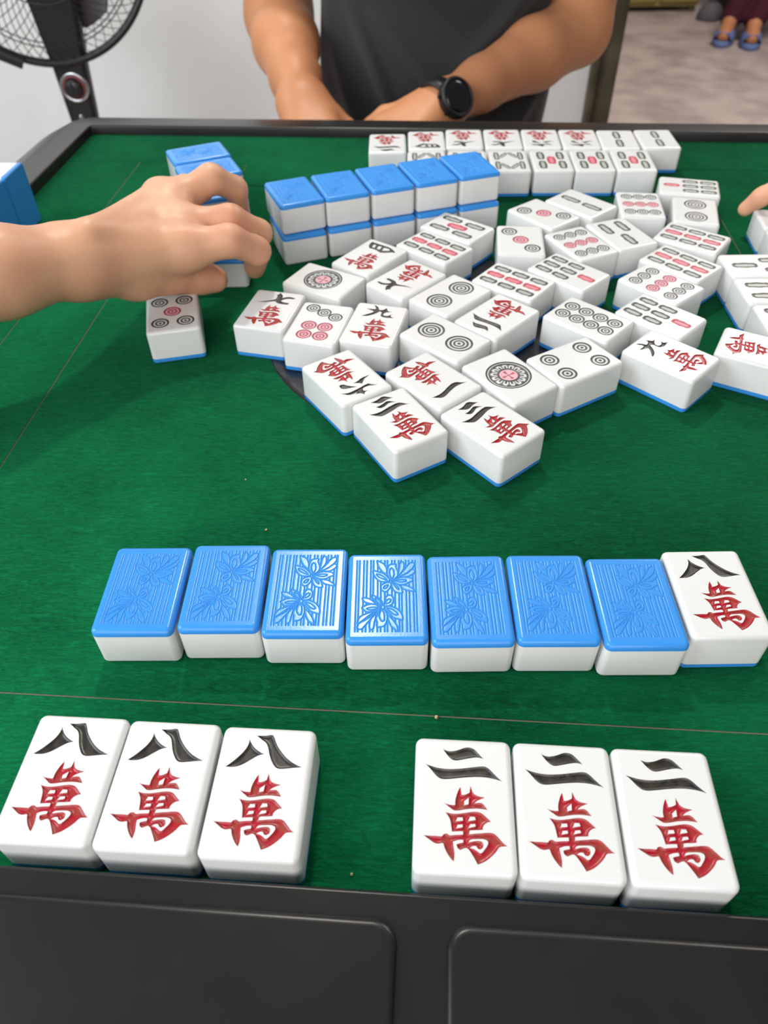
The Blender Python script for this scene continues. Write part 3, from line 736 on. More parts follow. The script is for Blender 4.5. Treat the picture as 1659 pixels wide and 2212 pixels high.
def design(key):
    """(body mesh, [(part name, mesh, x, y, angle)])"""
    if key in _des_mesh: return _des_mesh[key]
    if key in NUM:
        holes = [lp for pc in NUM[key] + WAN for lp in pc]
        parts = [('numeral', ME_NUM[key], 0, 0, 0), ('character', ME_WAN, 0, 0, 0)]
    else:
        holes, parts = [], []
        for mk in DES[key]:
            if mk[0] == 'dot':
                _, r_, red, x, y = mk
                holes.append(dot_outline(r_) + np.array([x, y])); parts.append(('circle_mark', dot_mesh(r_, red), x, y, 0))
            else:
                _, h_, w_, red, x, y, an = mk
                c_, s_ = math.cos(R(an)), math.sin(R(an)); O_ = bar_outline(h_, w_)
                holes.append(O_ @ np.array([[c_, s_], [-s_, c_]]) + np.array([x, y])); parts.append(('bamboo_mark', bar_mesh(h_, w_, red), x, y, an))
    _des_mesh[key] = (body_mesh('body', holes), parts)
    return _des_mesh[key]

def tile_up(key, x, y, ang, label, group=None, z=0.0):
    t = thing('mahjong_tile', label, 'mahjong tile', (x * 1e-3, y * 1e-3, z), R(ang), group)
    bm_, parts = design(key)
    obj('body', bm_, t)
    obj('back_layer', ME_BACK, t)
    for nm, me, px, py, an in parts:
        obj(nm, me, t, (px * 1e-3, py * 1e-3, TH * 1e-3), (0, 0, R(an)))
    return t
def tile_down(x, y, ang, label, group=None, z=0.0):
    t = thing('mahjong_tile', label, 'mahjong tile', (x * 1e-3, y * 1e-3, z), R(ang), group)
    obj('body', ME_BODY_DOWN, t)
    obj('back_layer', ME_RELIEF, t)
    return t

UP = [
 ('seven', -72.52, 439.72, -14.5, 'white tile with black numeral seven and red character, left end of pile', 'loose discards in the middle'),
 ('c7', -39.55, 422.29, -14.3, 'white tile with three grey over four red circles, beside the leftmost numeral-seven tile', 'loose discards in the middle'),
 ('nine', -4.04, 420.46, -15.1, 'white tile with black numeral nine upright, right of the seven-circle tile', 'loose discards in the middle'),
 ('c2', 39.64, 403.4, 45.6, 'white two-circle tile lying aslant behind the numeral-one tile, nearer of the pair', 'loose discards in the middle'),
 ('c1', -38.95, 477.61, 59.1, 'white one-circle tile blurred at the far left of the pile, below the blue wall', 'loose discards in the middle'),
 ('seven', 18.09, 477.39, 136.6, 'white tile with numeral seven upside down, right of the far one-circle tile', 'loose discards in the middle'),
 ('c2', 46.83, 454.96, -44.5, 'white two-circle tile further back, right of the upside-down seven', 'loose discards in the middle'),
 ('four', -7.27, 510.9, -37.8, 'white tile with numeral four turned sideways, against the blue wall', 'loose discards in the middle'),
 ('b9', 40.31, 524.93, 46.7, 'white nine-bamboo tile right of the sideways four, before the blue wall', 'loose discards in the middle'),
 ('b5', 59.52, 555.99, 49.5, 'white five-bamboo tile lying aslant against the right end of the blue wall', 'loose discards in the middle'),
 ('b9', 91.33, 471.96, 50.6, 'white nine-bamboo tile in the middle of the pile, behind the upside-down two', 'loose discards in the middle'),
 ('b7', 131.49, 483.91, -137.0, 'white seven-bamboo tile in the middle of the pile, behind the eight-circle tile', 'loose discards in the middle'),
 ('two', 75.01, 427.38, 135.7, 'white tile with numeral two upside down, in the middle of the pile', 'loose discards in the middle'),
 ('c8', 132.55, 422.07, 46.0, 'white eight-circle tile behind the four-circle tile', 'loose discards in the middle'),
 ('b7', 179.38, 424.33, -136.6, 'white seven-bamboo tile on the right side of the pile, behind the slanting nine', 'loose discards in the middle'),
 ('c9', 190.65, 465.02, 39.5, 'white nine-circle tile with slanting red row, touching a nine-bamboo tile', 'loose discards in the middle'),
 ('b9', 212.49, 493.8, 41.7, 'white nine-bamboo tile wedged behind the slanting nine-circle tile at right', 'loose discards in the middle'),
 ('b9', 232.08, 532.31, 52.3, 'white nine-bamboo tile furthest right and back, above the wedged one', 'loose discards in the middle'),
 ('c9', 148.34, 526.71, 23.5, 'white nine-circle tile turned slightly, touching the three-bamboo tile', 'loose discards in the middle'),
 ('b3', 181.48, 540.9, -160.3, 'white three-bamboo tile lying aslant between two nine-circle tiles', 'loose discards in the middle'),
 ('c3', 104.75, 532.98, -5.6, 'white three-circle tile lying lengthwise, nearer of the two', 'loose discards in the middle'),
 ('c3', 129.11, 577.77, 38.1, 'white three-circle tile lying crosswise behind the lengthwise one', 'loose discards in the middle'),
 ('b2', 161.93, 595.52, 41.3, 'white two-bamboo tile loose in the pile behind the crosswise three-circle tile', 'loose discards in the middle'),
 ('c9', 208.45, 591.14, -7.3, 'white nine-circle tile furthest back, square to the view', 'loose discards in the middle'),
 ('b7', 257.43, 624.42, 75.1, 'white seven-bamboo tile lying sideways at the back right of the pile', 'loose discards in the middle'),
 ('c2', 248.29, 577.99, -15.0, 'white two-circle tile at the back right, in front of the sideways seven-bamboo tile', 'loose discards in the middle'),
 ('c4', 114.91, 375.56, -59.7, 'white four-circle tile lying crosswise at the front of the pile', 'loose discards in the middle'),
 ('c1', 74.03, 361.24, 33.3, 'white one-circle tile with sharp rosette at the front of the pile', 'loose discards in the middle'),
 ('one', 29.65, 358.97, -140.3, 'white tile with numeral one, upside down, at the front of the pile', 'loose discards in the middle'),
 ('six', -20.84, 363.36, -146.8, 'white tile with numeral six, upside down, over the edge of the dice disc', 'loose discards in the middle'),
 ('nine', 173.6, 379.9, 44.1, 'white tile with numeral nine slanting, at the right front of the pile', 'loose discards in the middle'),
 ('four', 228.7, 384.05, -119.8, 'white tile cut by the right border, red character toward the slanting nine', 'loose discards in the middle'),
 ('three', 9.17, 323.45, 29.7, 'white tile with numeral three, front left of the two threes', 'loose discards in the middle'),
 ('three', 59.39, 318.52, 39.2, 'white tile with numeral three, front right of the two threes', 'loose discards in the middle'),
 ('c5', -136.14, 438.97, 12.0, 'white five-circle tile alone at left, below the reaching hand', 'loose discards in the middle'),
 ('eight', -116.03, 121.93, -4.2, 'white numeral-eight tile, left one of the three in the near left set', 'three eights laid out at the near left'),
 ('eight', -81.06, 118.94, -4.2, 'white numeral-eight tile, middle of the three in the near left set', 'three eights laid out at the near left'),
 ('eight', -45.21, 115.78, -4.2, 'white numeral-eight tile, right one of the three in the near left set', 'three eights laid out at the near left'),
 ('two', 25.97, 109.96, -4.0, 'white numeral-two tile, left one of the three in the near right set', 'three twos laid out at the near right'),
 ('two', 61.02, 107.28, -4.5, 'white numeral-two tile, middle of the three in the near right set', 'three twos laid out at the near right'),
 ('two', 96.23, 104.55, -4.1, 'white numeral-two tile, right one of the three in the near right set', 'three twos laid out at the near right'),
 ('eight', 142.11, 200.16, -0.1, 'white numeral-eight tile ending the row of blue face-down tiles', 'near row of mostly face-down tiles'),
 ('two', 8.88, 734.15, 179.0, 'white numeral-two tile facing away, left end of the far back row', 'far back row of face-up tiles'),
 ('four', 45.51, 739.63, 178.9, 'white numeral-four tile facing away, second from left in the far back row', 'far back row of face-up tiles'),
 ('seven', 81.05, 742.75, 177.1, 'white numeral-seven tile facing away, third from left in the far back row', 'far back row of face-up tiles'),
 ('seven', 116.99, 741.08, 177.2, 'white numeral-seven tile facing away, fourth from left in the far back row', 'far back row of face-up tiles'),
 ('six', 152.45, 739.26, 176.4, 'white numeral-six tile facing away, fifth from left in the far back row', 'far back row of face-up tiles'),
 ('six', 188.25, 737.39, 177.0, 'white numeral-six tile facing away, sixth from left in the far back row', 'far back row of face-up tiles'),
 ('b2', 223.45, 734.19, -3.8, 'white two-bamboo tile, last but one at the right of the far back row', 'far back row of face-up tiles'),
 ('b2', 259.86, 733.85, -1.7, 'white two-bamboo tile at the right end of the far back row', 'far back row of face-up tiles'),
 ('b8', 43.15, 688.7, -1.7, 'white eight-bamboo tile mostly hidden by the blue wall, left end of the far front row', 'far front row of face-up tiles'),
 ('b8', 79.65, 687.7, -1.7, 'white eight-bamboo tile hidden behind the blue wall, second in the far front row', 'far front row of face-up tiles'),
 ('b8', 116.15, 686.5, -1.7, 'white eight-bamboo tile in clear view right of the blue wall, far front row', 'far front row of face-up tiles'),
 ('b5', 153.4, 685.98, -2.1, 'white five-bamboo tile, left one of three in the far front row', 'far front row of face-up tiles'),
 ('b5', 189.17, 684.55, -2.7, 'white five-bamboo tile, middle one of three in the far front row', 'far front row of face-up tiles'),
 ('b5', 225.35, 683.29, -3.8, 'white five-bamboo tile, right end of the far front row', 'far front row of face-up tiles'),
 ('b3', 265.66, 488.12, 89.5, 'white three-bamboo tile turned sideways, furthest of the three at the right border', 'sideways tiles at the right border'),
 ('b4', 264.74, 453.33, 88.9, 'white four-bamboo tile turned sideways, middle of the three at the right border', 'sideways tiles at the right border'),
 ('b5', 265.24, 418.31, 88.9, 'white five-bamboo tile turned sideways, nearest of the three at the right border', 'sideways tiles at the right border'),
 ('blank', 316.3, 559.91, -96.4, 'white tile at the right border under the fingertips', 'tiles by the right player'),
 ('blank', 312.3, 524.71, -96.4, 'white tile at the right border, nearer than the one under the fingertips', 'tiles by the right player'),
]
for key, x, y, ang, label, group in UP:
    tile_up(key, x, y, ang, label, group)
THm = TH * 1e-3
DOWN = [
 (-105.76, 207.71, -0.9, 0, 'face-down tile with blue patterned back, leftmost in the near row', 'near row of mostly face-down tiles'),
 (-69.95, 208.51, -0.8, 0, 'face-down tile with blue patterned back, second from left in the near row', 'near row of mostly face-down tiles'),
 (-34.31, 205.27, -1.2, 0, 'face-down tile with blue patterned back, third from left in the near row', 'near row of mostly face-down tiles'),
 (0.65, 201.34, -0.8, 0, 'face-down tile with blue patterned back, fourth from left in the near row', 'near row of mostly face-down tiles'),
 (36.01, 199.52, -0.3, 0, 'face-down tile with blue patterned back, fifth from left in the near row', 'near row of mostly face-down tiles'),
 (71.35, 199.23, -1.0, 0, 'face-down tile with blue patterned back, sixth from left in the near row', 'near row of mostly face-down tiles'),
 (106.64, 196.51, -0.8, 0, 'face-down tile with blue patterned back, seventh from left in the near row', 'near row of mostly face-down tiles'),
 (-64.52, 573.58, 21.0, 1, 'upper blue-backed tile of the far wall, first from its left end', 'blue wall before the far rows'),
 (-63.72, 570.08, 18.5, 0, 'lower blue-backed tile of the far wall, first from its left end', 'blue wall before the far rows'),
 (-30.15, 585.36, 18.0, 1, 'upper blue-backed tile of the far wall, second from its left end', 'blue wall before the far rows'),
 (-29.35, 581.86, 18.5, 0, 'lower blue-backed tile of the far wall, second from its left end', 'blue wall before the far rows'),
 (4.23, 597.14, 18.0, 1, 'upper blue-backed tile of the far wall, third from its left end', 'blue wall before the far rows'),
 (5.03, 593.64, 18.5, 0, 'lower blue-backed tile of the far wall, third from its left end', 'blue wall before the far rows'),
 (38.61, 608.92, 18.0, 1, 'upper blue-backed tile of the far wall, fourth from its left end', 'blue wall before the far rows'),
 (39.33, 605.65, 18.5, 0, 'lower blue-backed tile of the far wall, fourth from its left end', 'blue wall before the far rows'),
 (72.98, 620.7, 18.0, 1, 'upper blue-backed tile of the far wall, fifth from its left end', 'blue wall before the far rows'),
 (73.78, 617.2, 18.5, 0, 'lower blue-backed tile of the far wall, fifth from its left end', 'blue wall before the far rows'),
 (-150.59, 655.39, -66.2, 1, 'upper blue-backed tile, first from the far end of the wall under the hand', 'blue wall under the hand'),
 (-150.59, 655.39, -65.7, 0, 'lower blue-backed tile, first from far end of wall under hand', 'blue wall under the hand'),
 (-136.48, 619.61, -66.9, 1, 'upper blue-backed tile, second from the far end of the wall under the hand', 'blue wall under the hand'),
 (-135.98, 619.11, -67.5, 0, 'lower blue-backed tile, second from far end of wall under hand', 'blue wall under the hand'),
 (-126.69, 577.89, -72.0, 1, 'upper blue-backed tile, third from the far end of the wall under the hand', 'blue wall under the hand'),
 (-126.19, 577.89, -72.0, 0, 'lower blue-backed tile, third from far end of wall under hand', 'blue wall under the hand'),
 (-121.01, 526.25, -90.0, 0, 'single blue-backed tile gripped by the reaching hand', 'blue wall under the hand'),
]
for x, y, ang, lev, label, group in DOWN:
    tile_down(x, y, ang, label, group, lev * THm)

# tiles standing on edge before the left player, blue backs to the table
ax = Vector((0.9955, -0.0942, 0))
for i, lab in enumerate(('standing tile, blue back out, at the far end of the left row', 'standing tile, blue back out, second from the far end of the left row', 'standing tile, blue back out, third from the far end of the left row', 'standing tile, blue back out, fourth from the far end of the left row')):
    along = Vector((-0.0942, -0.9955, 0))
    p = Vector((-0.2885, 0.6327, 0)) + along * (0.0173 + 0.0349 * i)
    t = thing('mahjong_tile', lab, 'mahjong tile', (0, 0, 0), 0, 'standing tiles of the left player')
    zl = -ax; yl = Vector((0, 0, 1)); xl = yl.cross(zl)
    t.matrix_world = Matrix(((xl.x, yl.x, zl.x, p.x), (xl.y, yl.y, zl.y, p.y), (xl.z, yl.z, zl.z, TL / 2000), (0, 0, 0, 1)))
    obj('body', ME_BODY_PLAIN, t)
    obj('back_layer', ME_BACK, t)

# ------------------------------------------------------------------ people
def V3(*a): return np.array(a, float)
def chain(pts, rads):
    return [(pts[i], pts[i + 1], rads[i], rads[i + 1]) for i in range(len(pts) - 1)]

# --- left player's arm and hand reaching in over the wall
p_left = thing('person', "bare arm of a person reaching in from the left over the blue tiles", 'person', (-0.40, 0.26, 0.0))
wr = V3(-0.181, 0.4205, 0.0675)
mI, mM, mR, mP = V3(-0.1235, 0.4530, 0.0580), V3(-0.1300, 0.4760, 0.0610), V3(-0.1405, 0.5030, 0.0650), V3(-0.1535, 0.5300, 0.0600)
trunk = chain([V3(-0.56, 0.36, 0.36), V3(-0.40, 0.26, 0.112), V3(-0.29, 0.338, 0.092), V3(-0.213, 0.393, 0.0755), wr], [0.046, 0.039, 0.034, 0.0240, 0.0195])
trunk += [(wr, mI, 0.0170, 0.0118), (wr, mM, 0.0175, 0.0116), (wr, mR, 0.0170, 0.0112), (wr + V3(0, 0.004, -0.004), mP, 0.0155, 0.0102),
          (wr + V3(0.004, 0.002, -0.004), V3(-0.1560, 0.4455, 0.0460), 0.0170, 0.0150), (V3(-0.1560, 0.4455, 0.0460), V3(-0.1390, 0.4590, 0.0400), 0.0150, 0.0130),
          (V3(-0.150, 0.455, 0.055), V3(-0.143, 0.490, 0.058), 0.018, 0.017), (mI, mM, 0.0118, 0.0118), (mM, mR, 0.0115, 0.0115), (mR, mP, 0.011, 0.0105)]
for q in (mI, mM, mR):                                # tendons and knuckles on the back of the hand
    trunk += [(wr + V3(0.012, 0.003, 0.0165), q + V3(-0.012, -0.002, 0.0100), 0.0030, 0.0028), (q + V3(0, 0, 0.0035), q + V3(0.004, 0, 0.0025), 0.0098, 0.0094)]
trunk += [(V3(-0.196, 0.418, 0.0775), V3(-0.190, 0.422, 0.0770), 0.0085, 0.0085)]   # wrist bone
fing_i = chain([mI, V3(-0.0945, 0.4550, 0.0625), V3(-0.0815, 0.4730, 0.0465), V3(-0.0880, 0.4930, 0.0240)], [0.0122, 0.0100, 0.0090, 0.0074])
fing_m = chain([mM, V3(-0.0970, 0.4790, 0.0650), V3(-0.0820, 0.4940, 0.0490), V3(-0.0900, 0.5120, 0.0350)], [0.0120, 0.0098, 0.0088, 0.0072])
fing_r = chain([mR, V3(-0.1140, 0.5210, 0.0755), V3(-0.1015, 0.5360, 0.0620), V3(-0.1010, 0.5425, 0.0440)], [0.0116, 0.0094, 0.0084, 0.0066])
fing_p = chain([mP, V3(-0.1370, 0.5400, 0.0620), V3(-0.1290, 0.5480, 0.0560), V3(-0.1270, 0.5530, 0.0530)], [0.0105, 0.0084, 0.0074, 0.0062])
thumb = chain([V3(-0.1400, 0.4590, 0.0400), V3(-0.1215, 0.4700, 0.0300), V3(-0.1125, 0.4730, 0.0265)], [0.0140, 0.0112, 0.0090])
arm = sdf_obj('arm', [trunk, fing_i, fing_m, fing_r, fing_p, thumb], 0.0021, M['skin'], p_left, (-0.40, 0.26, 0.0), 3, base_k=0.010, link_k=0.006)

# --- right player's hand at the right border
p_right = thing('person', "fingertips of a person's hand reaching in from the right beside the white tiles", 'person', (0.55, 0.66, 0.0))
wr2 = V3(0.425, 0.625, 0.075)
trunk2 = chain([V3(0.72, 0.74, 0.16), V3(0.55, 0.665, 0.105), wr2], [0.036, 0.030, 0.023])
k_i, k_m, k_r, k_p = V3(0.356, 0.583, 0.053), V3(0.386, 0.606, 0.062), V3(0.394, 0.628, 0.060), V3(0.402, 0.648, 0.055)
trunk2 += [(wr2, q, 0.020, 0.012) for q in (k_i, k_m, k_r, k_p)] + [(wr2, V3(0.382, 0.588, 0.058), 0.019, 0.015)]
f_i = chain([k_i, V3(0.3120, 0.5740, 0.0450), V3(0.2970, 0.5790, 0.0320), V3(0.2905, 0.5850, 0.0200)], [0.0100, 0.0078, 0.0070, 0.0060])
f_m = chain([k_m, V3(0.352, 0.600, 0.055), V3(0.338, 0.600, 0.040), V3(0.334, 0.600, 0.026)], [0.0112, 0.009, 0.008, 0.0066])
f_r = chain([k_r, V3(0.366, 0.622, 0.054), V3(0.356, 0.622, 0.038), V3(0.356, 0.620, 0.024)], [0.011, 0.009, 0.008, 0.0066])
f_p = chain([k_p, V3(0.380, 0.644, 0.048), V3(0.372, 0.642, 0.034), V3(0.374, 0.640, 0.022)], [0.010, 0.008, 0.007, 0.006])
t_h = chain([V3(0.382, 0.588, 0.058), V3(0.350, 0.560, 0.046), V3(0.326, 0.558, 0.039), V3(0.3075, 0.5610, 0.0340)], [0.0145, 0.0108, 0.0090, 0.0074])
sdf_obj('arm', [trunk2, f_i, f_m, f_r, f_p, t_h], 0.0024, M['skin'], p_right, (0.55, 0.66, 0.0), 2, base_k=0.012, link_k=0.006)
b = MB()
nl = []
for q, h_ in ((1.0, -0.0006), (0.92, 0.0004), (0.6, 0.0010), (0.2, 0.0012)):
    nl.append([(q * 0.0068 * math.cos(a) * (1.25 if math.cos(a) < 0 else 1.0), q * 0.0052 * math.sin(a), h_) for a in np.linspace(0, 2 * math.pi, 17)[:-1]])
b.loft(nl)
nail = b.build('thumbnail', M['nail'], p_right)
nz = Vector((-0.25, -0.75, 0.60)).normalized(); nx_ = Vector((-1, 0.1, -0.25)); nx_ = (nx_ - nz * nx_.dot(nz)).normalized(); ny_ = nz.cross(nx_)
npos = Vector((0.3095, 0.5605, 0.0345)) + nz * 0.0076 - Vector((0.55, 0.66, 0.0))
nail.matrix_local = Matrix(((nx_.x, ny_.x, nz.x, npos.x), (nx_.y, ny_.y, nz.y, npos.y), (nx_.z, ny_.z, nz.z, npos.z), (0, 0, 0, 1)))

# --- the player opposite
def hand_caps(wr_, f, lat, nrm, curl=0.6, s=1.0):
    """relaxed hand: wrist, forward, toward-thumb, dorsal unit vectors"""
    f, lat, nrm = [np.array(v, float) / np.linalg.norm(v) for v in (f, lat, nrm)]
    tr, fs = [], []
    for off, ln, k in ((0.026, 0.082, 0.95), (0.009, 0.086, 1.05), (-0.009, 0.081, 1.0), (-0.025, 0.073, 0.82)):
        kn = wr_ + f * ln * s + lat * off * s
        tr.append((wr_ + lat * off * 0.5 * s, kn, 0.018 * s, 0.0118 * s))
        pts = [kn]; a = 0.35
        for sg in (0.042, 0.027, 0.021):
            a += curl
            pts.append(pts[-1] + (f * math.cos(a) - nrm * math.sin(a)) * sg * k * s)
        fs.append(chain(pts, [0.0112 * s, 0.0094 * s, 0.0084 * s, 0.0068 * s]))
    tb = wr_ + f * 0.03 * s + lat * 0.030 * s - nrm * 0.008 * s
    tr.append((wr_ + lat * 0.008 * s, tb, 0.018 * s, 0.015 * s))
    fs.append(chain([tb, tb + (f * 0.8 + lat * 0.6 - nrm * 0.1) * 0.036 * s, tb + (f * 1.0 + lat * 0.55 - nrm * 0.3) * 0.062 * s], [0.0145 * s, 0.0108 * s, 0.0082 * s]))
    return tr, fs
CX = 0.088
p_opp = thing('person', 'seated person in a charcoal T-shirt with a black watch, across the table', 'person', (CX, 1.24, FZ))
shl, shr = V3(-0.105, 1.27, 0.315), V3(0.285, 1.27, 0.315)
ell, elr = V3(-0.137, 1.245, 0.018), V3(0.278, 1.195, 0.006)
wrl, wrr = V3(-0.093, 1.010, -0.024), V3(0.084, 1.020, -0.032)
body = [(V3(CX, 1.25, -0.26), V3(CX, 1.25, 0.30), 0.085, 0.085), (V3(CX, 1.25, 0.28), V3(CX, 1.235, 0.46), 0.062, 0.055),
        (shl, shr, 0.055, 0.055)]
body += chain([shl, V3(-0.130, 1.265, 0.15), ell], [0.050, 0.049, 0.046]) + chain([ell, ell + (wrl - ell) * 0.35, ell + (wrl - ell) * 0.75, wrl], [0.046, 0.043, 0.031, 0.026])
body += chain([shr, V3(0.300, 1.245, 0.15), elr], [0.050, 0.048, 0.042]) + chain([elr, elr + (wrr - elr) * 0.35, elr + (wrr - elr) * 0.75, wrr], [0.043, 0.042, 0.030, 0.025])
trl, fsl = hand_caps(wrl, (0.28, -0.85, -0.30), (0.9, 0.3, 0.1), (0.05, -0.30, 0.95), 0.55)
trr, fsr = hand_caps(wrr, (-0.75, -0.55, -0.22), (-0.55, 0.75, 0.2), (-0.05, -0.35, 0.93), 0.55)
head = [(V3(CX, 1.225, 0.600), V3(CX, 1.245, 0.600), 0.082, 0.085), (V3(CX, 1.205, 0.545), V3(CX, 1.200, 0.515), 0.062, 0.048), (V3(CX, 1.138, 0.585), V3(CX, 1.126, 0.560), 0.010, 0.015),
        (V3(CX - 0.022, 1.150, 0.520), V3(CX + 0.022, 1.150, 0.520), 0.008, 0.008),
        (V3(CX - 0.086, 1.235, 0.590), V3(CX - 0.088, 1.240, 0.555), 0.014, 0.010), (V3(CX + 0.086, 1.235, 0.590), V3(CX + 0.088, 1.240, 0.555), 0.014, 0.010)]
sdf_obj('body', [body + trl + trr + head] + fsl + fsr, 0.0046, M['skin2'], p_opp, (CX, 1.24, FZ), 2, base_k=0.016, link_k=0.007)
off = V3(CX, 1.24, FZ)
shirt = [(V3(CX, 1.24, -0.24), V3(CX, 1.24, -0.05), 0.162, 0.163), (V3(CX, 1.24, -0.05), V3(CX, 1.245, 0.22), 0.163, 0.165), (V3(CX, 1.245, 0.22), V3(CX, 1.25, 0.34), 0.150, 0.085),
         (shl + V3(0.03, 0, -0.01), shr + V3(-0.03, 0, -0.01), 0.066, 0.066)]
shirt = [(V3(a[0], (a[1] - 1.24) * 1.0 + 1.24, a[2]), V3(b_[0], b_[1], b_[2]), r0, r1) for a, b_, r0, r1 in shirt]
slv = [[(shl, V3(-0.130, 1.265, 0.135), 0.066, 0.062)], [(shr, V3(0.298, 1.245, 0.135), 0.066, 0.062)]]
# folds of cloth pulled toward the lap
folds = []
for (x0, z0, x1, z1, yy, r_) in ((-0.055, 0.00, 0.03, -0.15, 1.150, 0.012), (-0.02, 0.09, 0.10, -0.02, 1.140, 0.009), (0.215, 0.06, 0.12, -0.06, 1.145, 0.012), (-0.06, -0.03, -0.02, -0.19, 1.155, 0.011), (0.225, -0.03, 0.14, -0.16, 1.150, 0.011)):
    folds.append((V3(x0, yy, z0), V3(x1, yy - 0.006, z1), r_, r_ * 0.6))
def flat(caps, ky=1.55): return [(V3(a[0], 1.24 + (a[1] - 1.24), a[2]), b_, r0, r1) for a, b_, r0, r1 in caps]
ps, qs = sdf_surface([[(c[0] * V3(1, 1, 1), c[1], c[2], c[3]) for c in shirt]], 0.004, base_k=0.03)
ps[:, 1] = 1.24 + (ps[:, 1] - 1.24) * 0.66
rr_ = random.Random(2)
for (x0, z0, x1, z1, amp, wd) in ((-0.075, 0.06, -0.01, -0.20, 0.014, 0.011), (-0.055, 0.09, 0.06, -0.16, 0.013, 0.010), (-0.02, 0.05, 0.16, -0.11, 0.014, 0.011), (-0.03, 0.11, 0.15, 0.03, 0.009, 0.012),
                               (0.25, 0.10, 0.10, -0.03, 0.014, 0.012), (0.25, 0.03, 0.12, -0.10, 0.013, 0.010), (0.24, -0.05, 0.13, -0.19, 0.012, 0.010), (0.03, -0.06, 0.10, -0.19, 0.010, 0.010), (0.06, 0.13, 0.22, 0.08, 0.010, 0.013), (-0.06, 0.16, 0.10, 0.12, 0.008, 0.014)):
    a = V3(x0, z0); d = V3(x1 - x0, z1 - z0); L2 = float(d[0] ** 2 + d[1] ** 2)
    P = ps[:, [0, 2]] - a[:2]
    t_ = np.clip((P @ d[:2]) / L2, 0, 1)
    dist = np.hypot(*(P - t_[:, None] * d[:2]).T)
    ps[:, 1] -= np.where(ps[:, 1] < 1.24, amp * np.exp(-(dist / wd) ** 2) * np.sin(np.pi * np.clip(t_, 0.03, 0.97)), 0)
me = mesh_from('t_shirt', ps - off, qs[:, ::-1], [M['shirt']], None, True)
bm = bmesh.new(); bm.from_mesh(me); bmesh.ops.recalc_face_normals(bm, faces=bm.faces); bm.to_mesh(me); bm.free()
ts = obj('t_shirt', me, p_opp)
sl = sdf_obj('sleeve', [slv[0]], 0.006, M['shirt'], p_opp, tuple(off), 1)
sr = sdf_obj('sleeve', [slv[1]], 0.006, M['shirt'], p_opp, tuple(off), 1)
legs = [(V3(CX - 0.02, 1.24, -0.26), V3(CX + 0.02, 1.24, -0.26), 0.135, 0.135)]
lg = [chain([V3(CX + s_ * 0.085, 1.22, -0.275), V3(CX + s_ * 0.16, 0.90, -0.285), V3(CX + s_ * 0.15, 1.02, -0.70)], [0.090, 0.068, 0.052]) for s_ in (-1, 1)]
sdf_obj('trousers', [legs + lg[0] + lg[1]], 0.009, M['trousers'], p_opp, tuple(off), 1, base_k=0.03)
for s_ in (-1, 1):
    sdf_obj('shoe', [[(V3(CX + s_ * 0.15, 1.05, FZ + 0.042), V3(CX + s_ * 0.15, 0.86, FZ + 0.030), 0.040, 0.032)]], 0.006, M['stool'], p_opp, tuple(off), 1)
sdf_obj('hair', [[(V3(CX, 1.245, 0.625), V3(CX, 1.265, 0.610), 0.084, 0.086), (V3(CX, 1.285, 0.60), V3(CX, 1.290, 0.545), 0.062, 0.050), (V3(CX - 0.05, 1.175, 0.655), V3(CX + 0.05, 1.175, 0.655), 0.022, 0.022)]], 0.006, M['hair'], p_opp, tuple(off), 1)
for s_ in (-1, 1):
    b = MB(); b.loft([[(0.011 * math.sin(t) * math.cos(a), 0.011 * math.sin(t) * math.sin(a), 0.011 * math.cos(t)) for a in np.linspace(0, 6.283, 13)[:-1]] for t in np.linspace(0.15, 2.99, 7)])
    b.build('eye', M['eye'], p_opp, tuple(V3(CX + s_ * 0.030, 1.150, 0.598) - off))
# wrist watch
wa = Vector(wrr - elr).normalized()
wc = Vector(elr + (wrr - elr) * 1.03)
wt = thing('wrist_watch', "round black watch on the wrist of the person across the table", 'watch', tuple(wc))
up_ = Vector((-0.05, -0.93, 0.30)); up_ = (up_ - wa * up_.dot(wa)).normalized(); sd = wa.cross(up_)
b = MB(); lo_ = []
for (ww, rr2) in ((-0.011, 0.0275), (-0.0105, 0.0298), (0.0105, 0.0298), (0.011, 0.0275), (0.009, 0.0262), (-0.009, 0.0262), (-0.011, 0.0275)):
    lo_.append([tuple(wa * ww + (up_ * math.cos(t) * 1.0 + sd * math.sin(t) * 1.06) * rr2) for t in np.linspace(0, 2 * math.pi, 33)[:-1]])
b.loft(lo_, 0, False, False); b.build('strap', M['watch'], wt)
def disc_prof(prof, n=40, c0=Vector((0, 0, 0))):
    return [[tuple(c0 + up_ * h_ + (wa * math.cos(t) + sd * math.sin(t)) * r_) for t in np.linspace(0, 2 * math.pi, n + 1)[:-1]] for r_, h_ in prof]
b = MB(); b.loft(disc_prof([(0.019, 0.026), (0.0225, 0.027), (0.0235, 0.031), (0.0232, 0.037), (0.0215, 0.0395), (0.0195, 0.0392), (0.0190, 0.0380)]), 0, True, True)
cs_ = b.build('case', M['watch'], wt)
b = MB(); b.loft(disc_prof([(0.0192, 0.0378), (0.0188, 0.0387), (0.012, 0.0390)]), 0, False, True); b.build('dial_glass', M['watch_glass'], cs_)
for q in (-0.4, 0.4):
    b = MB(); c0 = up_ * 0.033 + (wa * math.cos(q) + sd * math.sin(q)) * 0.0235; dr = (wa * math.cos(q) + sd * math.sin(q))
    b.tube([c0, c0 + dr * 0.003], [0.0022, 0.0022], 10); b.build('button', M['watch'], cs_)
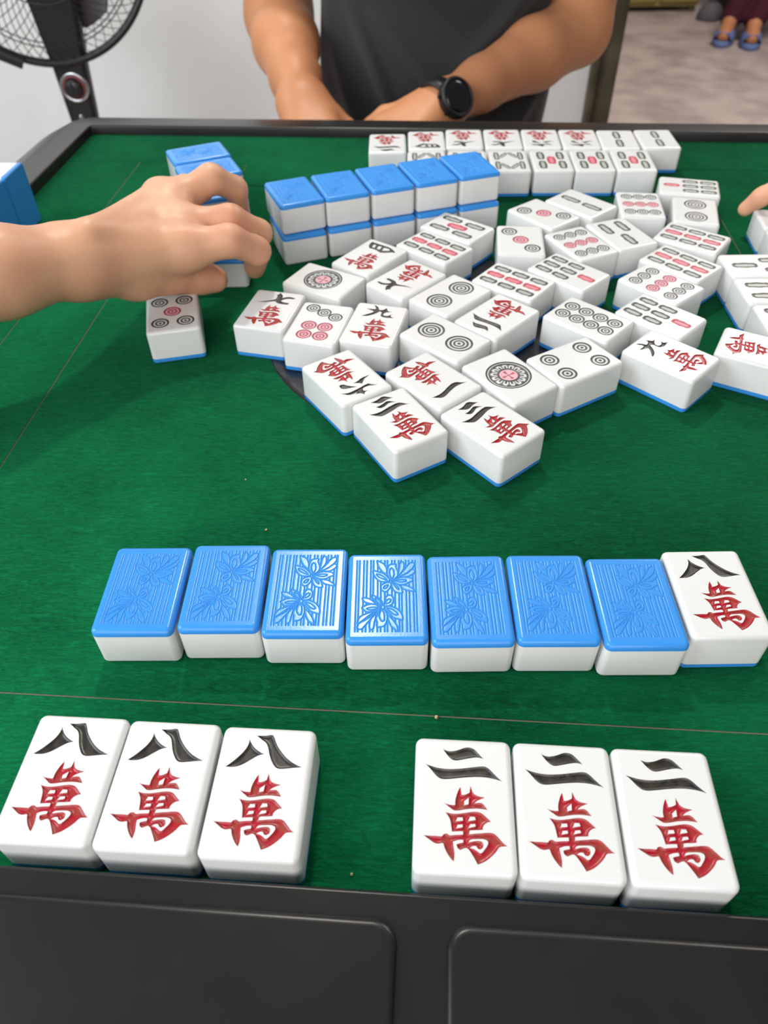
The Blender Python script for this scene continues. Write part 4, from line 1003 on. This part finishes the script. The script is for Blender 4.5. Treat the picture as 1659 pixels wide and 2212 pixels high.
# stool under the player opposite
st = thing('stool', 'dark plastic stool beneath the person across the table', 'stool', (CX, 1.26, FZ))
b = MB(); b.loft([rrect(s_, s_, 0.05, 5, z) for s_, z in ((0.15, 0.385), (0.165, 0.395), (0.165, 0.405), (0.155, 0.412))]); b.build('seat', M['stool'], st)
for sx in (-1, 1):
    for sy in (-1, 1):
        b = MB(); b.loft([[(x, y, z) for x, y, _ in rrect(0.018, 0.018, 0.005, 3, 0, sx * q, sy * q)] for q, z in ((0.16, 0.0), (0.135, 0.39))]); b.build('leg', M['stool'], st)

# ------------------------------------------------------------------ pedestal fan behind the corner of the table
fc = Vector((-0.5860, 1.60, 0.0670))
fan = thing('pedestal_fan', 'black pedestal fan with wire guard and round dial behind the table corner', 'fan', (-0.576, 1.60, FZ))
fo = Vector((-0.576, 1.60, FZ))
fn = Vector((0.33, -0.93, 0.12)).normalized(); fx = Vector((0, 0, 1)).cross(fn).normalized(); fy = fn.cross(fx)
def fp(r_, a, h_): return fc - fo + fx * (r_ * math.cos(a)) + fy * (r_ * math.sin(a)) + fn * h_
RG = 0.188
b = MB()
b.loft([[tuple(fp(RG + dr, a, h_)) for a in np.linspace(0, 2 * math.pi, 97)[:-1]] for dr, h_ in ((-0.005, -0.010), (0.004, -0.010), (0.007, 0.0), (0.004, 0.012), (-0.005, 0.012), (-0.0075, 0), (-0.005, -0.010))], 0, False, False)
b.build('guard_rim', M['fan'], fan)
def guard(sgn, twist, nw):
    b = MB()
    for i in range(nw):
        a0 = 2 * math.pi * i / nw
        pts = []
        for k in range(9):
            u = k / 8
            r_ = 0.045 + (RG - 0.045) * u
            h_ = sgn * (0.055 * math.sqrt(max(0, 1 - u ** 3.2))) 
            pts.append(fp(r_, a0 + twist * u, h_))
        b.tube(pts, 0.00075, 4)
    for q in (0.35, 0.80):
        r_ = 0.045 + (RG - 0.045) * q
        b.tube([fp(r_, a, sgn * 0.055 * math.sqrt(1 - q ** 3.2)) for a in np.linspace(0, 2 * math.pi, 65)[:-1]], 0.0011, 5, 0, True)
    return b
tag(guard(1, 0.75, 66).build('front_grille', M['fan'], fan), kind='stuff')
tag(guard(-1, -0.55, 54).build('rear_grille', M['fan'], fan), kind='stuff')
b = MB(); b.loft([[tuple(fp(r_, a, h_)) for a in np.linspace(0, 2 * math.pi, 33)[:-1]] for r_, h_ in ((0.046, 0.050), (0.046, 0.056), (0.030, 0.060), (0.001, 0.061))], 0, True, False); b.build('badge_cap', M['fan'], fan)
b = MB(); b.loft([[tuple(fp(r_, a, h_)) for a in np.linspace(0, 2 * math.pi, 33)[:-1]] for r_, h_ in ((0.05, -0.055), (0.058, -0.07), (0.055, -0.13), (0.03, -0.155), (0.001, -0.158))], 0, True, False); b.build('motor_housing', M['fan'], fan)
b = MB(); b.loft([[tuple(fp(r_, a, h_)) for a in np.linspace(0, 2 * math.pi, 25)[:-1]] for r_, h_ in ((0.026, -0.05), (0.028, 0.02), (0.018, 0.032), (0.001, 0.034))], 0, True, False); b.build('hub', M['fan'], fan)
for k in range(3):
    a0 = R(-66) + k * 2 * math.pi / 3
    up_l, dn_l = [], []
    nr = 9; b = MB(); grid = []
    for i in range(nr):
        u = i / (nr - 1); r_ = 0.024 + 0.126 * u
        half = (0.16 + 0.42 * math.sin(math.pi * min(1, u * 0.72 + 0.12))) * (1 - 0.55 * max(0, (u - 0.8) / 0.2) ** 2)
        row = []
        for j in range(7):
            v_ = -1 + 2 * j / 6
            row.append((r_, a0 + v_ * half + 0.12 * u, -0.012 + v_ * 0.020 * (1 - 0.3 * u)))
        grid.append(row)
    loops = []
    for row in grid:
        top = [tuple(fp(r_, a, h_ + 0.0012)) for r_, a, h_ in row]; bot = [tuple(fp(r_, a, h_ - 0.0012)) for r_, a, h_ in reversed(row)]
        loops.append(top + bot)
    b.loft(loops); b.build('blade', M['fan_blade'], fan)
# column: wide tapered neck with the dial
b = MB(); sec = []
for z, hw_, hd in ((0.12, 0.050, 0.016), (0.05, 0.050, 0.016), (-0.06, 0.040, 0.016), (-0.13, 0.0320, 0.016), (-0.22, 0.0265, 0.015), (-0.36, 0.025, 0.015), (-0.74, 0.024, 0.016)):
    sec.append([(x, y - 0.004, z - FZ) for x, y, _ in rrect(hw_, hd, 0.010, 5)])
b.loft(sec[::-1]); b.build('column', M['fan'], fan)
b = MB(); b.loft([[(r_ * math.cos(a), r_ * math.sin(a), z) for a in np.linspace(0, 2 * math.pi, 49)[:-1]] for r_, z in ((0.18, 0), (0.185, 0.012), (0.16, 0.03), (0.05, 0.05), (0.03, 0.075))]); b.build('base', M['fan'], fan)
dl = Vector((0.002, -0.0195, -0.161 - FZ))
def dialring(prof, n=36): return [[(dl.x + r_ * math.cos(a), dl.y - h_, dl.z + r_ * math.sin(a)) for a in np.linspace(0, 2 * math.pi, n + 1)[:-1]] for r_, h_ in prof]
b = MB(); b.loft(dialring([(0.0265, 0), (0.0265, 0.003), (0.0245, 0.0045), (0.0215, 0.0045), (0.0205, 0.003)]), 0, False, True); b.build('dial_ring', M['chrome'], fan)
b = MB(); b.loft(dialring([(0.0205, 0.0028), (0.0200, 0.0042), (0.0170, 0.0044), (0.0165, 0.0030)]), 0, False, True); b.build('dial_scale', M['knob_red'], fan)
b = MB(); b.loft(dialring([(0.0160, 0.003), (0.0150, 0.014), (0.0135, 0.016), (0.002, 0.016)]), 0, False, True)
b.box(dl.x - 0.0018, dl.x + 0.0018, dl.y - 0.0185, dl.y - 0.015, dl.z - 0.004, dl.z + 0.013); kn = b.build('dial_knob', M['fan'], fan)
b = MB(); sc_ = Vector((-0.001, -0.0190, -0.214 - FZ))
b.loft([[(sc_.x + r_ * math.cos(a), sc_.y - h_, sc_.z + r_ * math.sin(a)) for a in np.linspace(0, 2 * math.pi, 17)[:-1]] for r_, h_ in ((0.006, 0), (0.006, 0.002), (0.003, 0.004))], 0, False, True); b.build('screw', M['chrome'], fan)
ca = math.atan2(-0.78, -0.62)
b = MB(); cp = fp(RG + 0.004, R(-118), 0.004); t_ = (fx * math.sin(R(118)) + fy * math.cos(R(118))).normalized(); n_ = (fx * math.cos(R(-118)) + fy * math.sin(R(-118)))
b.loft([[tuple(cp + t_ * s_ + n_ * u + fn * v_) for u, v_ in ((-0.010, -0.012), (0.010, -0.012), (0.012, 0.0), (0.010, 0.014), (-0.010, 0.014), (-0.012, 0))] for s_ in (-0.022, -0.018, 0.018, 0.022)])
b.build('guard_clip', M['fan'], fan)

# ------------------------------------------------------------------ the next room
cab = thing('cabinet', 'olive yellow cabinet on short feet at the far end of the next room', 'cabinet', (1.63, 5.32, FZ))
b = MB(); b.box(-0.24, 0.24, -0.20, 0.20, 0.03, 1.1); b.build('carcass', M['olive'], cab)
for s_ in (-1, 1):
    b = MB(); b.loft([[(x, -0.202 - q, z + 0.565) for x, z, _ in rrect(0.114 - q, 0.525 - q, 0.01, 3, 0, s_ * 0.12, 0)] for q in (0.0, 0.012, 0.014)], 0, False, True); d_ = b.build('door', M['olive'], cab)
    b = MB(); b.tube([(s_ * 0.02, -0.215, 0.55), (s_ * 0.02, -0.235, 0.56), (s_ * 0.02, -0.235, 0.66), (s_ * 0.02, -0.215, 0.67)], 0.005, 8); b.build('handle', M['chrome'], d_)
for sx in (-1, 1):
    for sy in (-1, 1):
        b = MB(); b.loft([rrect(0.02, 0.02, 0.004, 3, z, sx * 0.21, sy * 0.17) for z in (0, 0.03)]); b.build('foot', M['post'], cab)
bn = thing('bench', 'dark wooden bench under the person in blue slippers', 'bench', (2.35, 5.02, FZ))
b = MB(); b.loft([rrect(0.42, 0.19, 0.02, 4, z) for z in (0.40, 0.44)]); b.build('seat', M['stool'], bn)
for s_ in (-1, 1):
    b = MB(); b.box(s_ * 0.36 - 0.02, s_ * 0.36 + 0.02, -0.16, 0.16, 0.0, 0.40); b.build('leg', M['stool'], bn)
b = MB(); b.box(-0.42, 0.42, 0.17, 0.20, 0.10, 0.40); b.build('apron', M['stool'], bn)
p_far = thing('person', 'seated person in maroon trousers and blue slippers in the next room', 'person', (2.2, 4.9, FZ))
offf = V3(2.2, 4.9, FZ)
an = [V3(1.83, 4.50, -0.70), V3(1.935, 4.45, -0.70)]; kn_ = [V3(2.03, 4.63, -0.33), V3(2.20, 4.58, -0.33)]; hp = [V3(2.22, 5.02, -0.27), V3(2.38, 5.02, -0.27)]
toe = [V3(1.775, 4.40, -0.755), V3(1.900, 4.340, -0.755)]; heel = [V3(1.845, 4.53, -0.75), V3(1.945, 4.48, -0.75)]
bd = []
for k in range(2):
    bd += chain([hp[k], kn_[k], an[k]], [0.06, 0.045, 0.032]) + [(an[k], heel[k], 0.034, 0.028), (an[k], toe[k], 0.034, 0.026), (heel[k], toe[k], 0.028, 0.026)]
bd += [(V3(2.3, 5.02, -0.25), V3(2.28, 4.98, 0.2), 0.11, 0.12), (V3(2.16, 4.98, 0.24), V3(2.42, 4.98, 0.24), 0.05, 0.05), (V3(2.29, 4.98, 0.24), V3(2.27, 4.95, 0.42), 0.055, 0.055), (V3(2.26, 4.92, 0.47), V3(2.27, 4.95, 0.50), 0.08, 0.09)]
bd += chain([V3(2.14, 4.98, 0.23), V3(2.10, 4.90, -0.02), V3(2.12, 4.68, -0.21)], [0.045, 0.04, 0.03]) + chain([V3(2.44, 4.98, 0.23), V3(2.46, 4.88, -0.02), V3(2.28, 4.66, -0.21)], [0.045, 0.04, 0.03])
sdf_obj('body', [bd], 0.009, M['skin2'], p_far, tuple(offf), 1, base_k=0.03)
tr_ = []
for k in range(2): tr_ += chain([hp[k], kn_[k], kn_[k] + (an[k] - kn_[k]) * 1.0], [0.085, 0.065, 0.052])
sdf_obj('trousers', [tr_ + [(hp[0], hp[1], 0.10, 0.10)]], 0.010, M['maroon_cloth'], p_far, tuple(offf), 1, base_k=0.03)
sdf_obj('shirt', [[(V3(2.3, 5.02, -0.20), V3(2.28, 4.98, 0.2), 0.15, 0.15), (V3(2.16, 4.98, 0.23), V3(2.42, 4.98, 0.23), 0.065, 0.065)]], 0.012, M['stool'], p_far, tuple(offf), 1)
sdf_obj('hair', [[(V3(2.27, 4.96, 0.53), V3(2.29, 4.99, 0.50), 0.09, 0.092)]], 0.012, M['hair'], p_far, tuple(offf), 1)
for k, lb in enumerate(('blue slipper on the left-hand foot of the far seated person', 'blue slipper on the right-hand foot of the far seated person')):
    s_ = thing('slipper', lb, 'slipper', (float((heel[k][0] + toe[k][0]) / 2), float((heel[k][1] + toe[k][1]) / 2), FZ), 0, 'blue slippers')
    d = toe[k] - heel[k]; d[2] = 0; d /= np.linalg.norm(d); lt = V3(-d[1], d[0], 0)
    prof = []
    for q in np.linspace(0, 2 * math.pi, 29)[:-1]:
        lx = 0.130 * math.cos(q); wv = 0.050 * math.sin(q) * (1.0 + 0.22 * math.cos(q))
        prof.append((d * lx + lt * wv))
    b = MB(); b.loft([[tuple(p_ * q + V3(0, 0, z)) for p_ in prof] for q, z in ((0.96, 0.0), (1.0, 0.006), (1.0, 0.020), (0.96, 0.026))]); b.build('sole', M['slipper'], s_)
    b = MB(); lo_ = []
    for u in (0.0, 0.03, 0.06, 0.085):
        c0 = d * (0.015 + u)
        hh = 0.056 - 0.16 * u
        ww = 0.052 - 0.10 * max(0, u - 0.05)
        lo_.append([tuple(c0 + lt * (ww * math.cos(a)) + V3(0, 0, 0.024 + hh * math.sin(a))) for a in np.linspace(0, math.pi, 13)] + [tuple(c0 + lt * ((ww - 0.004) * math.cos(a)) + V3(0, 0, 0.024 + (hh - 0.004) * math.sin(a))) for a in np.linspace(math.pi, 0, 13)])
    b.loft(lo_); b.build('strap', M['slipper'], s_)
bag = thing('bag', 'small slumped grey cloth bag on the floor beside the olive cabinet', 'bag', (1.875, 4.92, FZ))
M['grey_cloth'] = mat('grey_cloth', (0.12, 0.115, 0.125), 0.9, 0.2)
b = MB(); lo_ = []
for z, r_ in ((0, 0.06), (0.02, 0.07), (0.055, 0.06), (0.08, 0.036), (0.095, 0.014), (0.115, 0.02)):
    lo_.append([(r_ * math.cos(a) * (1 + 0.1 * math.sin(3 * a + z * 20)), 0.8 * r_ * math.sin(a) * (1 + 0.12 * math.cos(4 * a)), z) for a in np.linspace(0, 2 * math.pi, 25)[:-1]])
b.loft(lo_); b.build('sack', M['grey_cloth'], bag)
b = MB(); b.tube([(0.02 * math.cos(a), 0.017 * math.sin(a), 0.095) for a in np.linspace(0, 2 * math.pi, 17)[:-1]], 0.004, 6, 0, True); b.build('cord', M['stool'], bag)
